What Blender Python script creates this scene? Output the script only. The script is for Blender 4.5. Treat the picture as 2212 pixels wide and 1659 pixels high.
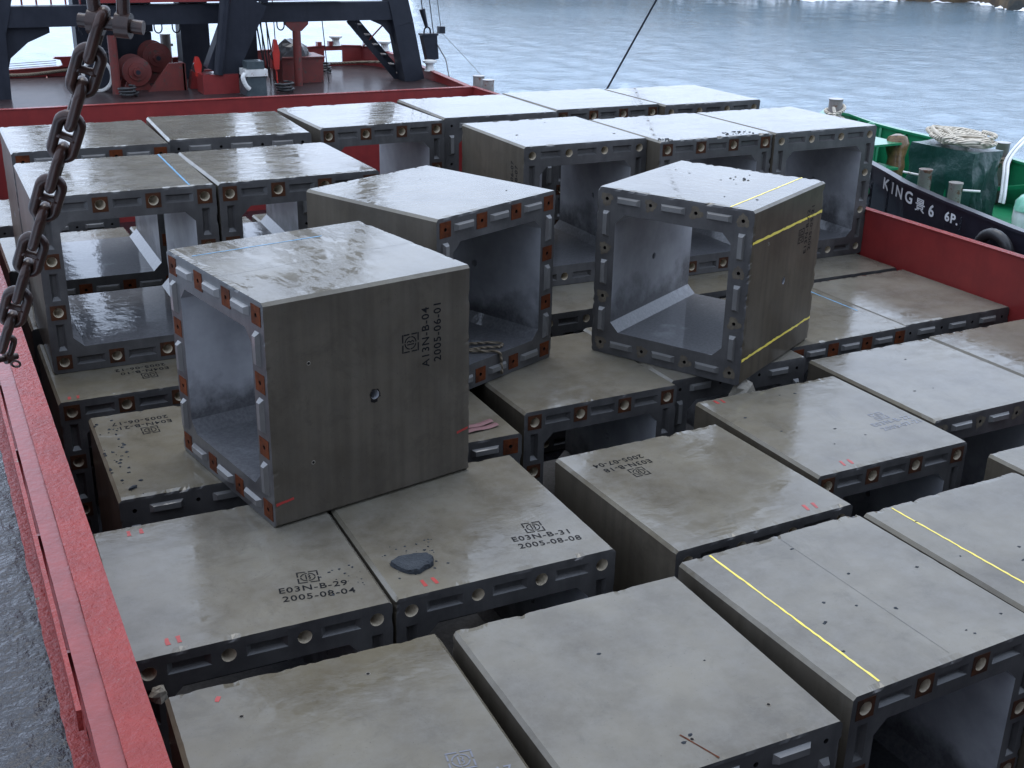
import bpy, math, random
import numpy as np
from mathutils import Vector, Matrix

# ------------------------------------------------------------------ reset
for o in list(bpy.data.objects):
    bpy.data.objects.remove(o, do_unlink=True)
scene = bpy.context.scene
C = scene.collection
random.seed(7)
RAD = math.radians

# ------------------------------------------------------------------ camera
# metres; x = athwartships, y = towards the bow, z = 0 on the tops of the lower box layer
YAW, PITCH, ROLL, CAMZ = RAD(27.0), 0.37975773, 0.01980907, 4.88645
fw = Vector((math.sin(YAW) * math.cos(PITCH), math.cos(YAW) * math.cos(PITCH), -math.sin(PITCH)))
rt = Vector((math.cos(YAW), -math.sin(YAW), 0))
up = rt.cross(fw)
r2 = rt * math.cos(ROLL) + up * math.sin(ROLL)
u2 = -rt * math.sin(ROLL) + up * math.cos(ROLL)
cd = bpy.data.cameras.new('camera')
cam = bpy.data.objects.new('camera', cd)
C.objects.link(cam)
m = Matrix.Identity(4)
for i in range(3):
    m[i][0], m[i][1], m[i][2] = r2[i], u2[i], -fw[i]
m[2][3] = CAMZ
cam.matrix_world = m
cd.sensor_width = 36.0
cd.lens = 36.0 * 2543.02 / 2212.0
cd.clip_start, cd.clip_end = 0.05, 5000
scene.camera = cam

# ------------------------------------------------------------------ sky, sun, exposure
SUN_EL, SUN_AZ = RAD(70), RAD(20)
w = bpy.data.worlds.new('World')
scene.world = w
w.use_nodes = True
nt = w.node_tree
nt.nodes.clear()
sky = nt.nodes.new('ShaderNodeTexSky')
sky.sky_type = 'NISHITA'
sky.sun_disc = False
sky.sun_elevation = SUN_EL
sky.sun_rotation = SUN_AZ
sky.air_density, sky.dust_density = 1.0, 6.0
mixn = nt.nodes.new('ShaderNodeMix')          # an even rain overcast over the clear sky
mixn.data_type = 'RGBA'
mixn.inputs[0].default_value = 0.9
mixn.inputs[7].default_value = (16.6, 19.8, 25.6, 1)
bg = nt.nodes.new('ShaderNodeBackground')
bg.inputs[1].default_value = 0.10
wo = nt.nodes.new('ShaderNodeOutputWorld')
nt.links.new(sky.outputs[0], mixn.inputs[6])
nt.links.new(mixn.outputs[2], bg.inputs[0])
nt.links.new(bg.outputs[0], wo.inputs[0])
sd = bpy.data.lights.new('sun', 'SUN')
sd.energy, sd.angle, sd.color = 1.5, RAD(36), (1.0, 0.97, 0.92)
sun = bpy.data.objects.new('sun', sd)
C.objects.link(sun)
sun.rotation_euler = (RAD(90) - SUN_EL, 0, -SUN_AZ + math.pi)
sun.location = (6, 20, 40)
vs = scene.view_settings
vs.view_transform, vs.look = 'Standard', 'None'
vs.exposure, vs.gamma = 0.0, 1.0

# ------------------------------------------------------------------ helpers
class MB:
    """collects shapes, builds ONE mesh object"""
    def __init__(s):
        s.v, s.f, s.m = [], [], []

    def add(s, vs_, fs_, mi=0):
        b = len(s.v)
        s.v += [tuple(p) for p in vs_]
        s.f += [tuple(i + b for i in f) for f in fs_]
        s.m += [mi] * len(fs_)
        return s

    def box(s, x0, x1, y0, y1, z0, z1, mi=0):
        P = [(x0, y0, z0), (x1, y0, z0), (x1, y1, z0), (x0, y1, z0), (x0, y0, z1), (x1, y0, z1), (x1, y1, z1), (x0, y1, z1)]
        return s.add(P, [(0, 3, 2, 1), (4, 5, 6, 7), (0, 1, 5, 4), (1, 2, 6, 5), (2, 3, 7, 6), (3, 0, 4, 7)], mi)

    def beam(s, p0, p1, wd, ht, mi=0, upv=(0, 0, 1), w1=None, h1=None):
        p0, p1 = Vector(p0), Vector(p1)
        d = (p1 - p0).normalized()
        u = Vector(upv)
        a = d.cross(u)
        if a.length < 1e-4:
            a = d.cross(Vector((0, 1, 0)))
        a.normalize()
        b = a.cross(d).normalized()
        P = []
        for p, ww, hh in ((p0, wd, ht), (p1, w1 or wd, h1 or ht)):
            for sx, sy in ((-1, -1), (1, -1), (1, 1), (-1, 1)):
                P.append(p + a * sx * ww / 2 + b * sy * hh / 2)
        return s.add(P, [(3, 2, 1, 0), (4, 5, 6, 7), (0, 1, 5, 4), (1, 2, 6, 5), (2, 3, 7, 6), (3, 0, 4, 7)], mi)

    def tube(s, pts, r, n=8, mi=0, closed=False, cap=True):
        pts = [Vector(p) for p in pts]
        N = len(pts)
        rr = r if isinstance(r, (list, tuple)) else [r] * N
        V = []
        t0 = (pts[1] - pts[0]).normalized()
        nrm = t0.orthogonal().normalized()
        for i, p in enumerate(pts):
            if closed:
                t = (pts[(i + 1) % N] - pts[i - 1]).normalized()
            else:
                t = (pts[min(i + 1, N - 1)] - pts[max(i - 1, 0)]).normalized()
            nrm = (nrm - t * nrm.dot(t)).normalized()
            bn = t.cross(nrm)
            for k in range(n):
                a = 2 * math.pi * k / n
                V.append(p + (nrm * math.cos(a) + bn * math.sin(a)) * rr[i])
        F = []
        for i in range(N if closed else N - 1):
            j = (i + 1) % N
            for k in range(n):
                l = (k + 1) % n
                F.append((i * n + k, i * n + l, j * n + l, j * n + k))
        if cap and not closed:
            F.append(tuple(reversed(range(n))))
            F.append(tuple((N - 1) * n + k for k in range(n)))
        return s.add(V, F, mi)

    def cyl(s, p0, p1, r0, r1=None, n=20, mi=0):
        return s.tube([p0, p1], [r0, r0 if r1 is None else r1], n, mi)

    def lathe(s, prof, o=(0, 0, 0), n=20, mi=0):
        V, F = [], []
        for r, z in prof:
            for k in range(n):
                a = 2 * math.pi * k / n
                V.append((o[0] + r * math.cos(a), o[1] + r * math.sin(a), o[2] + z))
        for i in range(len(prof) - 1):
            for k in range(n):
                l = (k + 1) % n
                F.append((i * n + k, i * n + l, (i + 1) * n + l, (i + 1) * n + k))
        F.append(tuple(reversed(range(n))))
        F.append(tuple((len(prof) - 1) * n + k for k in range(n)))
        return s.add(V, F, mi)

    def prism(s, poly, axis, a0, a1, mi=0):
        """poly in the two axes other than `axis`, extruded from a0 to a1"""
        def P(q, a):
            l = list(q)
            l.insert(axis, a)
            return tuple(l)
        n = len(poly)
        V = [P(q, a0) for q in poly] + [P(q, a1) for q in poly]
        F = [tuple(range(n)), tuple(reversed(range(n, 2 * n)))]
        F += [(i, n + i, n + (i + 1) % n, (i + 1) % n) for i in range(n)]
        return s.add(V, F, mi)

    def mesh(s, name, smooth=False):
        me = bpy.data.meshes.new(name)
        me.from_pydata(s.v, [], s.f)
        me.polygons.foreach_set('material_index', s.m)
        if smooth:
            me.polygons.foreach_set('use_smooth', [True] * len(s.f))
        me.update()
        return me

    def build(s, name, mats, parent=None, loc=None, rz=None, smooth=False, fix=True):
        me = s.mesh(name, smooth)
        if fix:
            import bmesh
            bm = bmesh.new()
            bm.from_mesh(me)
            bmesh.ops.recalc_face_normals(bm, faces=bm.faces)
            bm.to_mesh(me)
            bm.free()
        if smooth:
            me.set_sharp_from_angle(angle=RAD(40))
        return link(name, me, mats, parent, loc, rz)


def link(name, me, mats, parent=None, loc=None, rz=None):
    if mats is not None and not me.materials:
        for mm in (mats if isinstance(mats, (list, tuple)) else [mats]):
            me.materials.append(mm)
    o = bpy.data.objects.new(name, me)
    C.objects.link(o)
    if parent:
        o.parent = parent
    if loc is not None:
        o.location = loc
    if rz is not None:
        o.rotation_euler = (0, 0, rz)
    return o


def tag(o, label=None, cat=None, group=None, kind=None):
    if label: o['label'] = label
    if cat: o['category'] = cat
    if group: o['group'] = group
    if kind: o['kind'] = kind
    return o


def thing(name, label, cat, loc=(0, 0, 0), rz=0, group=None):
    o = bpy.data.objects.new(name, None)
    o.empty_display_size = 0.3
    C.objects.link(o)
    o.location = loc
    o.rotation_euler = (0, 0, rz)
    return tag(o, label, cat, group)


# ------------------------------------------------------------------ materials
def mat(name):
    mt = bpy.data.materials.new(name)
    mt.use_nodes = True
    n = mt.node_tree.nodes
    return mt, mt.node_tree, n['Principled BSDF']


class NT:
    """small node-building helper"""
    def __init__(s, tree):
        s.t = tree
    def n(s, typ, **kw):
        nd = s.t.nodes.new(typ)
        for k, v in kw.items():
            setattr(nd, k, v)
        return nd
    def set(s, sock, v):
        if isinstance(v, bpy.types.NodeSocket):
            s.t.links.new(v, sock)
        elif isinstance(v, (tuple, list)) and len(v) == 3 and sock.type == 'RGBA':
            sock.default_value = (*v, 1)
        else:
            sock.default_value = v
    def coords(s, kind='Object', rnd=True, scale=(1, 1, 1)):
        tc = s.n('ShaderNodeTexCoord')
        out = tc.outputs[kind]
        if rnd:
            oi = s.n('ShaderNodeObjectInfo')
            mu = s.math('MULTIPLY', oi.outputs['Random'], 57.0)
            ad = s.n('ShaderNodeVectorMath', operation='ADD')
            s.set(ad.inputs[0], out)
            s.set(ad.inputs[1], mu)
            out = ad.outputs[0]
        if scale != (1, 1, 1):
            mu = s.n('ShaderNodeVectorMath', operation='MULTIPLY')
            s.set(mu.inputs[0], out)
            mu.inputs[1].default_value = scale
            out = mu.outputs[0]
        return out
    def noise(s, vec, scale, detail=4, rough=0.55, dist=0.0):
        nd = s.n('ShaderNodeTexNoise')
        s.set(nd.inputs['Vector'], vec)
        nd.inputs['Scale'].default_value = scale
        nd.inputs['Detail'].default_value = detail
        nd.inputs['Roughness'].default_value = rough
        nd.inputs['Distortion'].default_value = dist
        return nd.outputs[0]
    def ramp(s, v, a, b, lo=0.0, hi=1.0):
        nd = s.n('ShaderNodeMapRange')
        s.set(nd.inputs[0], v)
        for i, x in enumerate((a, b, lo, hi)):
            nd.inputs[i + 1].default_value = x
        return nd.outputs[0]
    def math(s, op, a, b=0.0):
        nd = s.n('ShaderNodeMath', operation=op)
        s.set(nd.inputs[0], a)
        s.set(nd.inputs[1], b)
        return nd.outputs[0]
    def mix(s, f, a, b):
        nd = s.n('ShaderNodeMix', data_type='RGBA')
        s.set(nd.inputs[0], f)
        s.set(nd.inputs[6], a)
        s.set(nd.inputs[7], b)
        return nd.outputs[2]
    def bump(s, h, strength, dist=0.01):
        nd = s.n('ShaderNodeBump')
        nd.inputs['Strength'].default_value = strength
        nd.inputs['Distance'].default_value = dist
        s.set(nd.inputs['Height'], h)
        return nd.outputs[0]
    def up(s):
        g = s.n('ShaderNodeNewGeometry')
        sp = s.n('ShaderNodeSeparateXYZ')
        s.set(sp.inputs[0], g.outputs['Normal'])
        return sp.outputs[2]


def concrete_outer(name, c_lo, c_hi, grey):
    """wet precast concrete, form-smooth; rain water stands on what faces up"""
    mt, tr, b = mat(name)
    N = NT(tr)
    co = N.coords()
    big = N.noise(co, 1.3, 5, 0.6)
    mid = N.noise(co, 4.0, 9, 0.72)
    fine = N.noise(co, 60, 3, 0.6)
    col = N.mix(N.ramp(big, 0.33, 0.68), c_lo, c_hi)
    col = N.mix(N.ramp(mid, 0.42, 0.72, 0, 0.5), col, grey)
    st = N.noise(N.coords(scale=(9, 9, 0.35)), 1.0, 5, 0.6)          # runs down the vertical sides
    upz = N.ramp(N.up(), 0.3, 0.8)
    col = N.mix(N.math('MULTIPLY', N.math('SUBTRACT', 1.0, upz), N.ramp(st, 0.4, 0.7, 0.0, 0.4)), col, tuple(x * 0.62 for x in c_lo))
    blot = N.ramp(N.noise(co, 2.2, 10, 0.78, 0.6), 0.53, 0.70, 0, 0.42)
    col = N.mix(blot, col, tuple(x * 0.55 for x in c_lo))
    rst = N.ramp(N.noise(co, 1.1, 7, 0.8, 0.8), 0.66, 0.78, 0, 0.45)
    col = N.mix(rst, col, (0.16, 0.085, 0.03))
    spk = N.ramp(fine, 0.66, 0.72, 0, 0.5)
    col = N.mix(spk, col, tuple(x * 0.5 for x in c_lo))
    oi = N.n('ShaderNodeObjectInfo')
    vr = N.n('ShaderNodeHueSaturation')
    N.set(vr.inputs['Value'], N.ramp(oi.outputs['Random'], 0, 1, 0.86, 1.12))
    N.set(vr.inputs['Saturation'], N.ramp(oi.outputs['Random'], 0, 1, 1.1, 0.75))
    N.set(vr.inputs['Color'], col)
    N.set(b.inputs['Base Color'], vr.outputs[0])
    b.inputs['Roughness'].default_value = 0.7
    b.inputs['Specular IOR Level'].default_value = 0.08
    N.set(b.inputs['Normal'], N.bump(fine, 0.12, 0.004))
    pud = N.ramp(N.noise(N.coords(scale=(1, 2.2, 1)), 2.2, 8, 0.74, 0.4), 0.46, 0.58)
    wetrough = N.mix(upz, (0.16, 0.16, 0.16), N.mix(pud, (0.004, 0.004, 0.004), (0.045, 0.045, 0.045)))
    N.set(b.inputs['Coat Roughness'], wetrough)
    N.set(b.inputs['Coat Weight'], N.ramp(upz, 0, 1, 0.3, 1.0))
    b.inputs['Coat IOR'].default_value = 1.36
    rip = N.noise(co, 7, 6, 0.66)
    rip2 = N.noise(co, 40, 3, 0.6)
    hh = N.math('ADD', N.math('MULTIPLY', rip, N.ramp(pud, 0, 1, 0.35, 1.0)), N.math('MULTIPLY', rip2, N.ramp(pud, 0, 1, 0.02, 0.22)))
    N.set(b.inputs['Coat Normal'], N.bump(hh, 0.12, 0.009))
    return mt


def concrete_front(name):
    mt, tr, b = mat(name)
    N = NT(tr)
    co = N.coords()
    big = N.noise(co, 2.0, 6, 0.65)
    fine = N.noise(co, 45, 4, 0.6)
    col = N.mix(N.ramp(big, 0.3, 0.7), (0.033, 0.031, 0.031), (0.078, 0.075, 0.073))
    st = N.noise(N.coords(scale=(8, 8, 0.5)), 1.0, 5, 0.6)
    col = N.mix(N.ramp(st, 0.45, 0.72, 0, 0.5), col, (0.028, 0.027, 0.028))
    col = N.mix(N.ramp(N.noise(co, 3.4, 8, 0.8), 0.6, 0.75, 0, 0.4), col, (0.14, 0.135, 0.125))
    col = N.mix(N.ramp(fine, 0.62, 0.72, 0, 0.5), col, (0.035, 0.034, 0.035))
    N.set(b.inputs['Base Color'], col)
    b.inputs['Roughness'].default_value = 0.5
    b.inputs['Specular IOR Level'].default_value = 0.3
    N.set(b.inputs['Normal'], N.bump(fine, 0.2, 0.006))
    b.inputs['Coat Weight'].default_value = 0.6
    b.inputs['Coat IOR'].default_value = 1.33
    b.inputs['Coat Roughness'].default_value = 0.18
    return mt


def concrete_inner(name):
    mt, tr, b = mat(name)
    N = NT(tr)
    co = N.coords()
    tc = N.n('ShaderNodeTexCoord')
    sp = N.n('ShaderNodeSeparateXYZ')
    N.set(sp.inputs[0], tc.outputs['Object'])
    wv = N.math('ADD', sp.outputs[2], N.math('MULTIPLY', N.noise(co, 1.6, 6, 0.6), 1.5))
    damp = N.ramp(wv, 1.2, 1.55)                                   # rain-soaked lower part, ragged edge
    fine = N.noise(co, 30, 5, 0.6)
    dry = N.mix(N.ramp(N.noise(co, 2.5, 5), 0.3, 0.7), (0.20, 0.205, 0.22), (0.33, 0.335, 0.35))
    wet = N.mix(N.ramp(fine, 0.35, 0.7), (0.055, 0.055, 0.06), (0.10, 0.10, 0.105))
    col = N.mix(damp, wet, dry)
    N.set(b.inputs['Base Color'], col)
    b.inputs['Roughness'].default_value = 0.55
    N.set(b.inputs['Normal'], N.bump(fine, 0.15, 0.005))
    upz = N.ramp(N.up(), 0.3, 0.8)
    N.set(b.inputs['Coat Weight'], N.ramp(upz, 0, 1, 0.35, 1.0))
    N.set(b.inputs['Coat Roughness'], N.ramp(upz, 0, 1, 0.25, 0.008))
    b.inputs['Coat IOR'].default_value = 1.34
    N.set(b.inputs['Coat Normal'], N.bump(N.noise(co, 5, 4, 0.6), 0.2, 0.016))
    return mt


def paint(name, c, c2=None, rough=0.4, coat=0.8, crough=0.1, bscale=18, bstr=0.25, chip=None, chipamt=0.7, spec=0.4, bdist=0.01):
    """weathered, wet paint on steel"""
    mt, tr, b = mat(name)
    N = NT(tr)
    co = N.coords()
    n1 = N.noise(co, 3.0, 6, 0.65)
    n2 = N.noise(co, bscale, 5, 0.6)
    col = N.mix(N.ramp(n1, 0.3, 0.7), c, c2 or tuple(x * 0.72 for x in c))
    st = N.noise(N.coords(scale=(7, 7, 0.5)), 1.0, 4, 0.6)
    col = N.mix(N.ramp(st, 0.5, 0.75, 0, 0.35), col, tuple(x * 0.55 for x in c))
    if chip:
        cm = N.ramp(N.noise(co, 7.0, 8, 0.72), chipamt - 0.02, chipamt + 0.01)
        col = N.mix(cm, col, chip)
    N.set(b.inputs['Base Color'], col)
    b.inputs['Roughness'].default_value = rough
    b.inputs['Specular IOR Level'].default_value = spec
    bp = N.bump(n2, bstr, bdist)
    N.set(b.inputs['Normal'], bp)
    N.set(b.inputs['Coat Normal'], bp)
    b.inputs['Coat Weight'].default_value = coat
    b.inputs['Coat IOR'].default_value = 1.34
    b.inputs['Coat Roughness'].default_value = crough
    return mt


def rusty(name, c1, c2, rough=0.75, coat=0.25):
    mt, tr, b = mat(name)
    N = NT(tr)
    co = N.coords()
    n1 = N.noise(co, 9.0, 6, 0.7)
    n2 = N.noise(co, 60, 4, 0.6)
    col = N.mix(N.ramp(n1, 0.32, 0.68), c1, c2)
    col = N.mix(N.ramp(n2, 0.55, 0.75, 0, 0.6), col, tuple(x * 0.35 for x in c1))
    N.set(b.inputs['Base Color'], col)
    b.inputs['Roughness'].default_value = rough
    N.set(b.inputs['Normal'], N.bump(n2, 0.35, 0.006))
    b.inputs['Specular IOR Level'].default_value = 0.15
    b.inputs['Coat Weight'].default_value = coat
    b.inputs['Coat Roughness'].default_value = 0.15
    return mt


M = {}
M['outer'] = concrete_outer('wet_concrete', (0.078, 0.066, 0.046), (0.130, 0.114, 0.082), (0.145, 0.136, 0.118))
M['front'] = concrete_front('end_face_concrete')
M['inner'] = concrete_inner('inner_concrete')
M['rust'] = rusty('rusted_plate', (0.115, 0.028, 0.007), (0.035, 0.011, 0.005), 0.9, 0.05)
M['rustdk'] = rusty('dark_rusted_plate', (0.065, 0.022, 0.008), (0.022, 0.012, 0.008), 0.9, 0.05)
M['cream'] = rusty('grout_sleeve', (0.42, 0.36, 0.27), (0.30, 0.25, 0.18), 0.7, 0.2)
M['dark'] = paint('dark_hole', (0.012, 0.011, 0.011), rough=0.9, coat=0.0, spec=0.1)
M['patch'] = rusty('pale_stone', (0.20, 0.18, 0.145), (0.14, 0.125, 0.10), 0.8, 0.3)
M['halo'] = rusty('stained_grout', (0.125, 0.105, 0.075), (0.06, 0.05, 0.042), 0.85, 0.3)
M['side'] = concrete_outer('shaded_side_concrete', (0.056, 0.045, 0.031), (0.090, 0.074, 0.053), (0.076, 0.066, 0.053))  # top concrete made darker; the shade on the side walls is put into its colour
M['key'] = paint('key_concrete', (0.13, 0.126, 0.12), (0.09, 0.087, 0.085), rough=0.5, coat=1.0, crough=0.05, bscale=30, bstr=0.05)
M['ink'] = paint('stencil_ink', (0.012, 0.012, 0.013), rough=0.8, coat=0.15, spec=0.05)
M['faintink'] = paint('worn_stencil_ink', (0.10, 0.105, 0.13), rough=0.6, coat=0.8)
M['yellow'] = paint('yellow_paint', (0.72, 0.56, 0.06), (0.6, 0.5, 0.10), rough=0.6, coat=0.4)
M['blue'] = paint('blue_chalk', (0.10, 0.26, 0.42), rough=0.7, coat=0.4)
M['redmark'] = paint('red_mark', (0.33, 0.03, 0.025), rough=0.6, coat=0.4)
M['red'] = paint('red_hull_paint', (0.20, 0.020, 0.018), (0.15, 0.014, 0.014), rough=0.45, coat=0.8, crough=0.22, bscale=9, bstr=0.12)
M['redtop'] = paint('red_coaming_paint', (0.22, 0.024, 0.019), (0.155, 0.017, 0.015), rough=0.6, coat=0.55, crough=0.05, spec=0.1, bscale=20, bstr=1.0, bdist=0.02, chip=(0.15, 0.115, 0.09), chipamt=0.665)
M['redbright'] = paint('bright_red_paint', (0.5, 0.03, 0.02), rough=0.4, coat=0.8)
M['deck'] = paint('black_wet_deck', (0.007, 0.007, 0.009), (0.013, 0.012, 0.015), rough=0.5, coat=0.9, crough=0.05, bscale=6, bstr=1.0, bdist=0.045, spec=0.05)
M['foredeck'] = paint('grey_wet_foredeck', (0.018, 0.012, 0.013), (0.035, 0.02, 0.02), rough=0.7, coat=0.35, crough=0.15, bscale=4, bstr=0.9, spec=0.1)
M['steel'] = paint('black_steel', (0.012, 0.014, 0.02), (0.02, 0.022, 0.03), rough=0.6, coat=0.2, crough=0.3, bscale=6, bstr=0.1, spec=0.15)
M['grey'] = paint('bare_bollard_steel', (0.16, 0.14, 0.13), (0.25, 0.23, 0.21), rough=0.5, coat=0.7, chip=(0.13, 0.06, 0.04), chipamt=0.58)
M['pale'] = paint('pale_paint', (0.6, 0.6, 0.57), (0.45, 0.44, 0.42), rough=0.5, coat=0.5, chip=(0.2, 0.1, 0.06), chipamt=0.63)
M['chain'] = rusty('wet_chain_rust', (0.045, 0.018, 0.012), (0.016, 0.010, 0.009), 0.6, 0.4)
M['green'] = paint('green_paint', (0.008, 0.20, 0.085), (0.006, 0.15, 0.06), rough=0.4, coat=0.7, bscale=5, bstr=0.1)
M['hull'] = paint('black_hull_paint', (0.009, 0.009, 0.016), (0.016, 0.016, 0.024), rough=0.45, coat=0.6, crough=0.25, bscale=5, bstr=0.12)
M['white'] = paint('white_paint', (0.75, 0.76, 0.76), rough=0.5, coat=0.4)
M['tarp'] = paint('green_tarpaulin', (0.005, 0.034, 0.028), (0.010, 0.05, 0.042), rough=0.45, coat=0.6, crough=0.25, bscale=3, bstr=0.8, bdist=0.06)
M['darktarp'] = paint('black_tarpaulin', (0.015, 0.015, 0.018), (0.03, 0.03, 0.033), rough=0.5, coat=0.6, bscale=4, bstr=0.5)
M['rubber'] = paint('black_rubber', (0.012, 0.012, 0.013), rough=0.6, coat=0.4)
M['wire'] = paint('greased_wire', (0.012, 0.012, 0.014), rough=0.5, coat=0.3)
M['brown'] = rusty('old_fender', (0.20, 0.115, 0.045), (0.07, 0.04, 0.02), 0.55, 0.6)
M['slate'] = paint('broken_concrete', (0.02, 0.024, 0.03), (0.045, 0.05, 0.056), rough=0.9, coat=0.05, spec=0.1, bscale=40, bstr=1.0, bdist=0.02)
M['pink'] = paint('pink_strap', (0.16, 0.075, 0.08), (0.11, 0.045, 0.05), rough=0.6, coat=0.3)
M['redold'] = paint('dull_red_paint', (0.13, 0.018, 0.013), (0.075, 0.013, 0.011), rough=0.6, coat=0.3, crough=0.25, bscale=8, bstr=0.2, chip=(0.05, 0.03, 0.022), chipamt=0.6)
M['redwet'] = paint('wet_red_paint', (0.19, 0.022, 0.019), (0.13, 0.016, 0.015), rough=0.5, coat=0.7, crough=0.12, spec=0.2, bscale=16, bstr=0.6, bdist=0.012, chip=(0.15, 0.115, 0.09), chipamt=0.69)
M['teal'] = paint('engine_paint', (0.02, 0.035, 0.042), (0.06, 0.075, 0.08), rough=0.5, coat=0.4)


def rope_mat(name, c1, c2):
    mt, tr, b = mat(name)
    N = NT(tr)
    co = N.coords(rnd=False)
    wv = N.n('ShaderNodeTexWave', wave_type='BANDS', bands_direction='DIAGONAL')
    N.set(wv.inputs['Vector'], co)
    wv.inputs['Scale'].default_value = 9.0
    wv.inputs['Distortion'].default_value = 1.2
    col = N.mix(N.ramp(wv.outputs['Fac'], 0.1, 0.6), tuple(x * 0.45 for x in c1), c1)
    col = N.mix(N.ramp(N.noise(co, 6, 5), 0.45, 0.7, 0, 0.6), col, c2)
    N.set(b.inputs['Base Color'], col)
    b.inputs['Roughness'].default_value = 0.85
    N.set(b.inputs['Normal'], N.bump(wv.outputs['Fac'], 0.8, 0.02))
    return mt


M['rope'] = rope_mat('mooring_rope', (0.62, 0.56, 0.46), (0.34, 0.29, 0.22))
M['oldrope'] = rope_mat('old_rope', (0.20, 0.16, 0.11), (0.09, 0.07, 0.05))

# ------------------------------------------------------------------ sea
SEA = -2.4


def make_sea():
    rng = np.random.default_rng(3)
    th = np.concatenate([np.arange(-12, 66, 0.13), np.arange(66, 348, 3.0)])
    th = np.radians(th)
    r = 10 * 1.0165 ** np.arange(0, 330)
    T, Rr = np.meshgrid(th, r)
    X, Y = Rr * np.sin(T), Rr * np.cos(T)
    Z = np.zeros_like(X)
    sp = Rr * 0.0165
    wd = RAD(62)
    for i in range(90):
        lam = 0.55 * (3.6 / 0.55) ** rng.random()
        a = 0.0125 * lam * (0.3 + rng.random())
        d = wd + rng.normal(0, 1.1)
        k = 2 * math.pi / lam
        fade = np.clip((lam / (2.2 * sp)) - 0.35, 0, 1)
        ph = k * (X * math.cos(d) + Y * math.sin(d)) + rng.random() * 6.283
        Z += fade * a * (np.sin(ph) + 0.25 * np.sin(2 * ph + 1.3))
    Z *= 0.30
    Z = np.minimum(Z, 0.22)
    nr, na = X.shape
    co = np.stack([X, Y, Z], -1).reshape(-1, 3)
    idx = np.arange(nr * na).reshape(nr, na)
    a_, b_ = idx[:-1], idx[1:]
    F = np.stack([a_, np.roll(a_, -1, 1), np.roll(b_, -1, 1), b_], -1).reshape(-1, 4)
    me = bpy.data.meshes.new('sea')
    me.vertices.add(len(co))
    me.vertices.foreach_set('co', co.ravel())
    me.loops.add(F.size)
    me.loops.foreach_set('vertex_index', F[:, ::-1].ravel())
    me.polygons.add(len(F))
    me.polygons.foreach_set('loop_start', np.arange(0, F.size, 4))
    me.polygons.foreach_set('use_smooth', np.ones(len(F), bool))
    me.update()
    me.validate()
    mt, tr, b = mat('sea_water')
    N = NT(tr)
    co_ = N.coords('Object', rnd=False)
    b.inputs['Base Color'].default_value = (0.14, 0.205, 0.255, 1)
    b.inputs['IOR'].default_value = 1.333
    slick = N.noise(N.coords(rnd=False, scale=(0.02, 0.05, 0.05)), 1.0, 4, 0.6, 0.5)
    N.set(b.inputs['Roughness'], N.ramp(slick, 0.35, 0.7, 0.05, 0.16))
    h1 = N.noise(N.coords(rnd=False, scale=(1.0, 1.6, 1.0)), 2.2, 6, 0.66, 0.3)
    h2 = N.noise(co_, 0.9, 3, 0.6)
    h = N.math('ADD', N.math('MULTIPLY', h1, 0.55), N.math('MULTIPLY', h2, 0.9))
    N.set(b.inputs['Normal'], N.bump(h, 0.6, 0.085))
    o = link('sea', me, mt, loc=(0, 0, SEA))
    return tag(o, kind='structure')


make_sea()

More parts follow.
